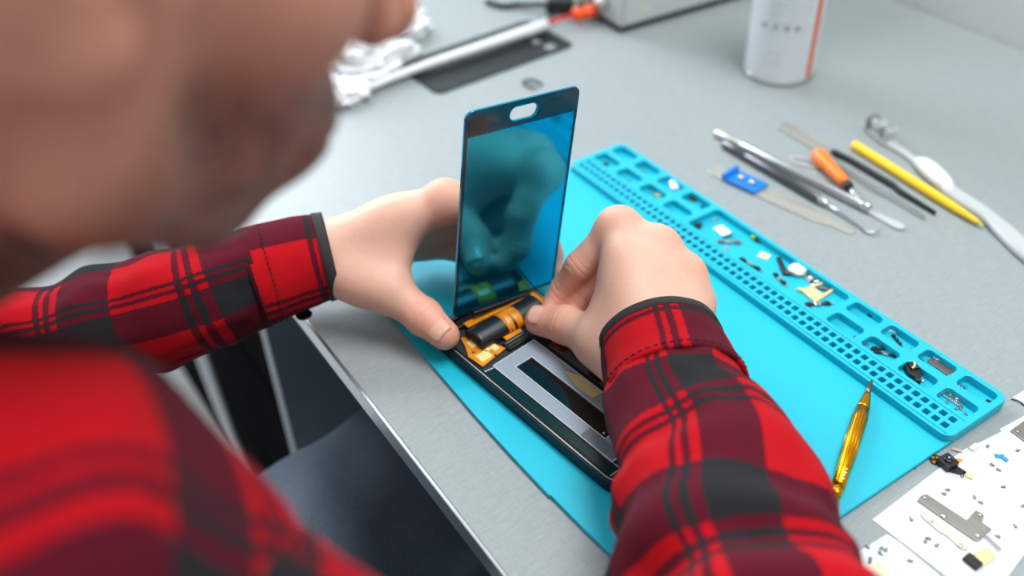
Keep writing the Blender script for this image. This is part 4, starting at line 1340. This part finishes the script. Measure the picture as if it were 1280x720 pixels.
SKIN = skin_mat()
person = thing('person', 'person in a red and black checked flannel shirt leaning over the desk repairing a phone', 'person', (215, -430, FLOOR))
PB = np.array([215, -430, FLOOR])
me = bpy.data.meshes.new('body')
me.from_pydata((BV - PB) * S, [], BF.tolist())
me.shade_smooth()
me.materials.append(SKIN)
body = link(bpy.data.objects.new('body', me), person)
# colour regions of the skin: stubble, lips, warm knuckles and fingertips
q = (BV - HEADP) @ HEADM
def sstep(x, a, b):
    t = np.clip((x - a) / (b - a), 0, 1)
    return t * t * (3 - 2 * t)
ax_ = np.abs(q[:, 0])
jaw = sstep(-q[:, 2] + q[:, 1] * 0.10, 18, 46)                   # lower face
side = sstep(q[:, 1] + (-q[:, 2] - 20) * 0.35, 12, 34) * sstep(-q[:, 2], 10, 34)
under = 1 - sstep(-q[:, 2] - q[:, 1] * 0.25, 92, 128)
beard = np.maximum(jaw * side * under, sstep(-(ax_ - 58) ** 2, -160, -20) * sstep(q[:, 1], -2, 8) * (1 - sstep(q[:, 1], 16, 26)) * sstep(q[:, 2], -30, -8) * (1 - sstep(q[:, 2], 20, 40)))
must = sstep(q[:, 1], 84, 92) * sstep(-q[:, 2], 22, 27) * (1 - sstep(-q[:, 2], 38, 41)) * (1 - sstep(ax_, 24, 32))
lips = sstep(q[:, 1], 92, 95.5) * sstep(-q[:, 2], 39, 41.5) * (1 - sstep(-q[:, 2], 57, 60)) * (1 - sstep(ax_, 19, 23))
onhead = (np.linalg.norm(q - [0, 0, 0], axis=1) < 170) & (BV[:, 2] > 150)
beard = np.clip(np.maximum(beard, must) - lips, 0, 1) * onhead
warm = np.zeros(len(BV))
for H in (LH, RH):
    for c_, r_ in [(m_, 13) for m_ in H['mcp']] + [(g[0], 11) for g in H['fing']] + [(g[2], 13) for g in H['fing']] + [(H['thumb'][2], 12), (H['thumb'][3], 15)]:
        warm = np.maximum(warm, np.exp(-((np.linalg.norm(BV - np.array(c_), axis=1) - r_ * .75) / 7) ** 2) * (np.linalg.norm(BV - np.array(c_), axis=1) < 26))
earw = np.exp(-(np.linalg.norm((q * [1, 1, 1]) - [80, -8, -4], axis=1) / 26) ** 2) * .9
nosew = np.exp(-(np.linalg.norm(q - [0, 112, -9], axis=1) / 16) ** 2) * .6
warm = np.clip(np.maximum(warm, np.maximum(np.maximum(earw, nosew), .8) * onhead), 0, 1)
tan = onhead * sstep(BV[:, 2], 200, 235)  # ruddier head skin, with the face's shade put into its colour
# wrinkles across the finger joints: position along the finger and a mask
cmask = np.zeros(len(BV)); ct_ = np.zeros(len(BV))
for H in (LH, RH):
    chains = [[m_] + list(g) for m_, g in zip(H['mcp'], H['fing'])] + [H['thumb']]
    for ch in chains:
        for k in ((2,) if ch is H['thumb'] else (1, 2)):
            c_ = np.array(ch[k], float)
            d_ = np.array(ch[k + 1], float) - np.array(ch[k - 1], float)
            d_ /= np.linalg.norm(d_)
            rel = BV - c_
            al = rel @ d_
            rr_ = np.linalg.norm(rel - al[:, None] * d_, axis=1)
            m_ = np.exp(-(al / 5.5) ** 2) * (rr_ < 16)
            use = m_ > cmask
            cmask[use] = m_[use]; ct_[use] = al[use]
for nm, arr in (('crease_mask', cmask), ('crease_t', ct_), ('tan', tan), ('beard', beard), ('lips', lips * onhead), ('warm', warm)):
    a_ = me.attributes.new(nm, 'FLOAT', 'POINT')
    a_.data.foreach_set('value', arr.astype(F4))

# nails
NAIL = simple('nail', rgb(230, 176, 156), 0.3, var=0.05, coat=0.2)
def nail(name, ip, tip, up, r, label=None):
    ip, tip, up = Vector(ip), Vector(tip), Vector(up)
    t_ = (tip - ip).normalized()
    up = (up - t_ * up.dot(t_)).normalized()
    s_ = t_.cross(up)
    V, F = [], []
    nu, nv = 9, 9
    for j in range(nv):
        lt = (j / (nv - 1)) * 12.5 - 9.0
        for i in range(nu):
            a = (i / (nu - 1) - .5) * 1.7 * (1 - .25 * max(0, abs(j - 4) - 2) / 2)
            rr = r + .55 - (0.018 * max(0, lt) ** 2)
            p_ = tip + t_ * lt + up * (rr * math.cos(a)) + s_ * (rr * math.sin(a))
            V.append(tuple(np.array(p_) - PB))
    for j in range(nv - 1):
        for i in range(nu - 1):
            F.append((j * nu + i, j * nu + i + 1, (j + 1) * nu + i + 1, (j + 1) * nu + i))
    o = mesh(name, (V, F), NAIL, body, True)
    md = o.modifiers.new('thick', 'SOLIDIFY'); md.thickness = .0007; md.offset = -1
    return o
nail('nail', LH['thumb'][2], LH['thumb'][3], (0.62, -0.35, 0.72), 9.2)
nail('nail', RH['thumb'][2], RH['thumb'][3], (-0.35, -0.5, 0.8), 9.2)

# short hair cap and brows
def hair_cap():
    bm = bmesh.new()
    bmesh.ops.create_icosphere(bm, subdivisions=6, radius=1.0)
    V = np.array([v.co[:] for v in bm.verts])
    F = [tuple(v.index for v in f.verts) for f in bm.faces]
    bm.free()
    n_ = V / np.linalg.norm(V, axis=1)[:, None]
    r0 = 1 / np.sqrt(((n_ / [75, 98, 86]) ** 2).sum(1))
    jit = np.array([mnoise.noise(Vector(x) * 14) for x in n_])
    L = n_ * (r0 + 5 + 2.0 * jit)[:, None] + [0, -8, 42]
    keep = (L[:, 2] > 62 - 0.0 * L[:, 1]) | (L[:, 1] < 4) & (L[:, 2] > -28 - L[:, 1] * .15) & ((L[:, 1] < -36) | (L[:, 2] > 36)) | (L[:, 1] < 22) & (L[:, 2] > 38)
    F = [f for f in F if keep[list(f)].all()]
    W_ = L @ HEADM.T + HEADP - PB
    used_ = sorted({i for f in F for i in f}); mp = {k: i for i, k in enumerate(used_)}
    return [tuple(W_[i]) for i in used_], [tuple(mp[i] for i in f) for f in F]
HAIR = simple('dark_brown_hair', rgb(58, 40, 30), 0.55, var=0.4, scale=500, bump=0.6)
o = mesh('hair', hair_cap(), HAIR, person, True)
md = o.modifiers.new('thick', 'SOLIDIFY'); md.thickness = 0.006; md.offset = -1
for sx in (-1, 1):
    pts = [h2w((sx * x, y, z)) - PB for x, y, z in ((12, 101.5, 31), (24, 98.5, 35), (36, 92, 36), (48, 82, 32))]
    mesh('eyebrow', tube(spline([tuple(p_) for p_ in pts], 5), [2.2] * 8 + [2.6] * 4 + [2, 1.6, 1.2, .8], 8, .8), HAIR, person, True)

# ---- flannel
def flannel(name, usec=None):
    t = NT(name)
    if usec == 'UV':
        c = t.n('ShaderNodeUVMap').outputs['UV']
    else:
        c = t.coord('Object', (1, 1, 1))
    nzv = t.n('ShaderNodeTexNoise')
    nzv.inputs['Scale'].default_value = 900.0 if usec == 'UV' else 700.0
    t.l(c, nzv.inputs['Vector'])
    sp = t.n('ShaderNodeSeparateXYZ')
    t.l(c, sp.inputs[0])
    if usec == 'UV':
        u, v = sp.outputs[0], sp.outputs[1]
    else:
        u = sp.outputs[0]
        v = t.math('ADD', t.math('MULTIPLY', sp.outputs[1], 0.75), t.math('MULTIPLY', sp.outputs[2], -0.7))
    jit = t.math('MULTIPLY', t.math('SUBTRACT', nzv.outputs['Fac'], 0.5), 0.0035)
    R0, K0 = (0, 0, 0), (1, 1, 1)
    setv = [(0.0, K0), (0.36, R0), (0.42, K0), (0.465, R0), (0.50, K0), (0.54, R0)]
    setu = [(0.0, R0), (0.46, K0), (0.50, R0), (0.535, K0), (0.58, R0), (0.64, K0)]
    def band(x, off, sett):
        f = t.math('FRACT', t.math('ADD', t.math('DIVIDE', t.math('ADD', x, jit), 0.085), off))
        return t.ramp(f, sett, 'CONSTANT')
    bu, bv = band(u, 0.872, setu), band(v, 0.44, setv)
    w_ = t.math('ADD', t.math('MULTIPLY', bu, 0.5), t.math('MULTIPLY', bv, 0.5))
    fuzz = t.noise(c, 1300.0 if usec == 'UV' else 1300.0, 3.0, 0.75)
    red = t.mix(fuzz, rgb(140, 6, 16), rgb(202, 26, 36))
    mar = t.mix(fuzz, rgb(42, 8, 18), rgb(112, 28, 46))
    blk = t.mix(fuzz, rgb(10, 10, 12), rgb(54, 54, 58))
    col = t.mix(t.math('GREATER_THAN', w_, 0.25), red, mar)
    col = t.mix(t.math('GREATER_THAN', w_, 0.75), col, blk)
    t.p(color=col, rough=0.95, spec=0.06, sheen=0.03)
    t.b.inputs['Sheen Roughness'].default_value = 0.5
    t.bump(t.math('ADD', fuzz, t.noise(c, 140.0, 3.0)), 0.35, 0.0008)
    return t.m
FLU = flannel('checked_flannel', 'UV')
FLO = flannel('checked_flannel_body')
HEM = simple('charcoal_hem', rgb(44, 42, 44), 0.9, var=0.35, scale=1500, bump=0.4)

# torso of the shirt: distance field again
PEL = np.array([200, -430, -200.])
CH = np.array([212, -275, 70.])
def torso(P):
    d = rc(P, PEL, CH, 118, 112)
    for sx in (-1, 1):
        d = smin(d, rc(P, PEL + [sx * 60, 0, 0], CH + [sx * 62, 0, 0], 92, 88), 40)
    d = smin(d, rc(P, CH + [0, 0, 20], NECKB + [0, -10, -30], 100, 66), 40)
    for sx, sh, el in ((1, SHR, ELR), (-1, SHL, ELL)):
        sh = np.array(sh, float); el = np.array(el, float)
        d = smin(d, rc(P, NECKB + [sx * 20, -14, 4], sh + [0, -4, 2], 55, SHRAD), 30)
        d = smin(d, rc(P, sh + [-sx * 40, -30, -40], sh, 80, SHRAD), 30)
        d = smin(d, rc(P, sh, sh + (el - sh) * .10, SHRAD, SHRAD - 6), 14)
    # opening for the neck
    d = smax(d, -rc(P, NECKB + [0, 12, 10], nk0, 61, 62), 6)
    # slack cloth: soft folds
    w_ = 3.2 * np.sin(P[:, 0] * .045 + P[:, 2] * .07 + 1.3 * np.sin(P[:, 1] * .04)) + 2.2 * np.sin(P[:, 1] * .09 - P[:, 2] * .05 + P[:, 0] * .03)
    return d + w_
lo_, hi_ = bounds([PEL, CH, SHR, SHL, NECKB], 150)
TV, TF = polygonise([(lo_, hi_, torso, 10)], 5.0)
shirt = mesh('shirt', (TV - PB, TF.tolist()), FLO, person, True)

def sleeve(name, path, radii, mat_, parent, fold=3.0, seed=0.0, uoff=0.0, n=84, flat=0.88, step=2.5, thick=1.6, fold_fn=None, s0=0.0):
    P = [Vector(p_) for p_ in path]
    sp, rad = [], []
    fine = 24
    pts = spline([tuple(p_) for p_ in P], fine)
    for i in range(len(pts)):
        k = min(i / fine, len(radii) - 1)
        a = int(k); b = min(a + 1, len(radii) - 1); f_ = k - a
        f_ = f_ * f_ * (3 - 2 * f_)
        sp.append(pts[i]); rad.append(radii[a] * (1 - f_) + radii[b] * f_)
    # resample evenly
    L = [0.0]
    for i in range(1, len(sp)):
        L.append(L[-1] + (sp[i] - sp[i - 1]).length)
    m = max(3, int(L[-1] / step))
    Lq = np.linspace(0, L[-1], m)
    X = np.array([np.interp(Lq, L, [p_[k] for p_ in sp]) for k in range(3)]).T
    RR = np.interp(Lq, L, rad)
    V, UV, F = [], [], []
    prev = None
    for i in range(m):
        t_ = Vector(X[min(i + 1, m - 1)] - X[max(i - 1, 0)]).normalized()
        if prev is None:
            s_ = t_.cross(Vector((0, 0, 1))).normalized()
        else:
            s_ = (prev - t_ * prev.dot(t_)).normalized()
        prev = s_
        u_ = s_.cross(t_).normalized()
        for k in range(n + 1):
            a = 2 * math.pi * k / n
            q_ = Vector((math.cos(a) * 1.3, math.sin(a) * 1.3, Lq[i] / 46.0 + seed))
            dsp = mnoise.noise(q_) * fold + mnoise.noise(q_ * 2.3 + Vector((3, 1, 2))) * fold * .5
            if fold_fn:
                dsp += fold_fn(Lq[i], a, L[-1])
            r_ = RR[i] + dsp
            V.append(tuple(Vector(X[i]) + s_ * (r_ * math.cos(a)) + u_ * (r_ * flat * math.sin(a)) - Vector(PB)))
            UV.append((a * 0.5 * (RR[i] * .3 + max(radii) * .7) * 2 * S + uoff, (Lq[i] + s0) * S))
    for i in range(m - 1):
        for k in range(n):
            F.append((i * (n + 1) + k, (i + 1) * (n + 1) + k, (i + 1) * (n + 1) + k + 1, i * (n + 1) + k + 1))
    o = mesh(name, (V, F), mat_, parent, True, uv=UV)
    md = o.modifiers.new('thick', 'SOLIDIFY'); md.thickness = thick * S; md.offset = -1
    return o

def foldR(s, a, L):
    # gathered cross folds towards the elbow, strongest on the inner side
    e = math.exp(-((s - 175) / 70) ** 2)
    w_ = 0.5 + 0.5 * math.cos(a - 0.6)
    return e * 5.6 * (0.35 + w_) * math.sin(s * .16 + 1.6 * math.sin(a + .4)) + 3.5 * math.exp(-((s - 88) / 16) ** 2) * max(0, math.cos(a - 0.2))
def foldL(s, a, L):
    e = sstep(np.array([s]), 30, 90)[0]
    return e * 2.6 * math.sin(s * .13 + 1.4 * math.sin(a)) 

slR = sleeve('sleeve', SLR_P, SLR_R, FLU, shirt, 4.6, 1.0, R_UOFF, fold_fn=foldR, s0=R_S0)
slL = sleeve('sleeve', SLL_P, SLL_R, FLU, shirt, 4.0, 5.0, L_UOFF, fold_fn=foldL, s0=L_S0)
cfR = sleeve('cuff', CFR_P, CFR_R, FLU, shirt, 1.0, 9.0, R_UOFF, thick=2.6, s0=0.0)
hmR = sleeve('hem_band', CFR_H, [r_ + .8 for r_ in CFR_HR], HEM, cfR, .6, 9.0, thick=3.6)
cfL = sleeve('cuff', CFL_P, CFL_R, FLU, shirt, 1.0, 3.0, L_UOFF, thick=2.6, s0=0.0)
hmL = sleeve('hem_band', CFL_H, [r_ + .8 for r_ in CFL_HR], HEM, cfL, .6, 3.0, thick=3.6)
# stitched seams on the cuffs
THR = simple('dark_thread', rgb(40, 14, 20), 0.9)
def stitches(path_pts, rad_, k_, parent):
    a_, b_ = Vector(path_pts[0]), Vector(path_pts[-1])
    t_ = (b_ - a_).normalized(); s_ = t_.cross(Vector((0, 0, 1))).normalized(); u_ = s_.cross(t_)
    c_ = a_ + (b_ - a_) * k_
    out = []
    for i in range(56):
        an = 2 * math.pi * i / 56
        p = [c_ + s_ * ((rad_ + .9) * math.cos(an + e)) + u_ * ((rad_ + .9) * .88 * math.sin(an + e)) - Vector(PB) for e in (-.034, .034)]
        out.append(tube([tuple(q_) for q_ in p], .4, 5))
    mesh('stitching', merge(*out), THR, parent)
stitches(CFL_P, 34.2, .93, cfL)
stitches(CFL_P, 33.4, .72, cfL)
stitches(CFR_P, 37.6, .9, cfR)
# cuff button under the left wrist
q_ = np.array(px(380, 394, 14)) - PB
mesh('button', lathe([(5.2, 0), (5.4, .8), (4.4, 1.8), (3.6, 1.2), (.5, 1.2)], 18), BLACK, cfL, True, tuple(q_))
# collar: folded band round the neck
axis = Vector(nk0 - NECKB).normalized()
sd0 = Vector((1, 0, 0)); sd0 = (sd0 - axis * sd0.dot(axis)).normalized(); fw0 = axis.cross(sd0)
V, F = [], []
prof = [(62, -26), (65, -6), (66, 12), (68, 17), (72, 14), (78, -8), (84, -30)]
n_ = 64
for j, (r_, z_) in enumerate(prof):
    for i in range(n_):
        a = 2 * math.pi * i / n_ + math.pi / 2
        k_ = 1 + .05 * math.sin(3 * a + j)
        p_ = Vector(NECKB) + Vector((0, 6, 14)) + axis * (z_ - 10 * max(0, math.sin(a))) + (sd0 * math.cos(a) + fw0 * math.sin(a)) * r_ * k_
        V.append(tuple(np.array(p_) - PB))
for j in range(len(prof) - 1):
    for i in range(n_):
        F.append((j * n_ + i, j * n_ + (i + 1) % n_, (j + 1) * n_ + (i + 1) % n_, (j + 1) * n_ + i))
o = mesh('collar', (V, F), HEM, shirt, True)
md = o.modifiers.new('thick', 'SOLIDIFY'); md.thickness = 0.002

# ---- jeans and shoes
def denim():
    t = NT('dark_denim')
    v = t.coord('Object', (1, 1, 1))
    nz = t.noise(v, 30.0, 4.0, 0.6)
    tw = t.noise(t.coord('Object', (900, 900, 200), (0, .5, .8)), 1.0, 2.0)
    col = t.mix(tw, t.mix(nz, rgb(44, 52, 62), rgb(84, 100, 118)), rgb(118, 132, 146))
    t.p(color=col, rough=0.85, spec=0.2)
    t.bump(tw, 0.3, 0.0006)
    return t.m
KNL, KNR = np.array([62, 58, -185.]), np.array([335, 45, -190.])
def legs(P):
    d = rc(P, PEL + [-70, 0, -30], PEL + [70, 0, -30], 112, 112)
    for sx, kn in ((-1, KNL), (1, KNR)):
        d = smin(d, rc(P, PEL + [sx * 85, 0, -35], kn, 98, 70), 20)
        d = smin(d, rc(P, kn, [kn[0] + sx * 8, kn[1] - 30, FLOOR + 120], 66, 54), 22)
    return d + 2.0 * np.sin(P[:, 1] * .08 + P[:, 0] * .06) * np.sin(P[:, 2] * .07)
lo_, hi_ = bounds([PEL, KNL, KNR, [KNL[0], 28, FLOOR + 110], [KNR[0], 15, FLOOR + 110]], 125)
JV, JF = polygonise([(lo_, hi_, legs, 10)], 6.0)
mesh('jeans', (JV - PB, JF.tolist()), denim(), person, True)
def shoe(cx, cy):
    V, F = [], []
    n_ = 20
    for t_, w_, h_ in ((-70, 20, 60), (-66, 32, 80), (-30, 38, 110), (10, 42, 92), (60, 46, 62), (110, 46, 48), (150, 38, 40), (172, 20, 30)):
        for i in range(n_):
            a = 2 * math.pi * i / n_
            V.append((cx + w_ * math.cos(a), cy + t_, FLOOR + max(0, h_ / 2 + h_ / 2 * 1.1 * math.sin(a))))
    k = 8
    for j in range(k - 1):
        for i in range(n_):
            F.append((j * n_ + i, j * n_ + (i + 1) % n_, (j + 1) * n_ + (i + 1) % n_, (j + 1) * n_ + i))
    F.append(tuple(range(n_ - 1, -1, -1))); F.append(tuple((k - 1) * n_ + i for i in range(n_)))
    return [tuple(np.array(v) - PB) for v in V], F
for cx, cy in ((KNL[0] - 8, 28), (KNR[0] + 8, 15)):
    mesh('shoe', shoe(cx, cy), simple('dark_shoe', rgb(34, 34, 36), 0.6, var=0.2), person, True)
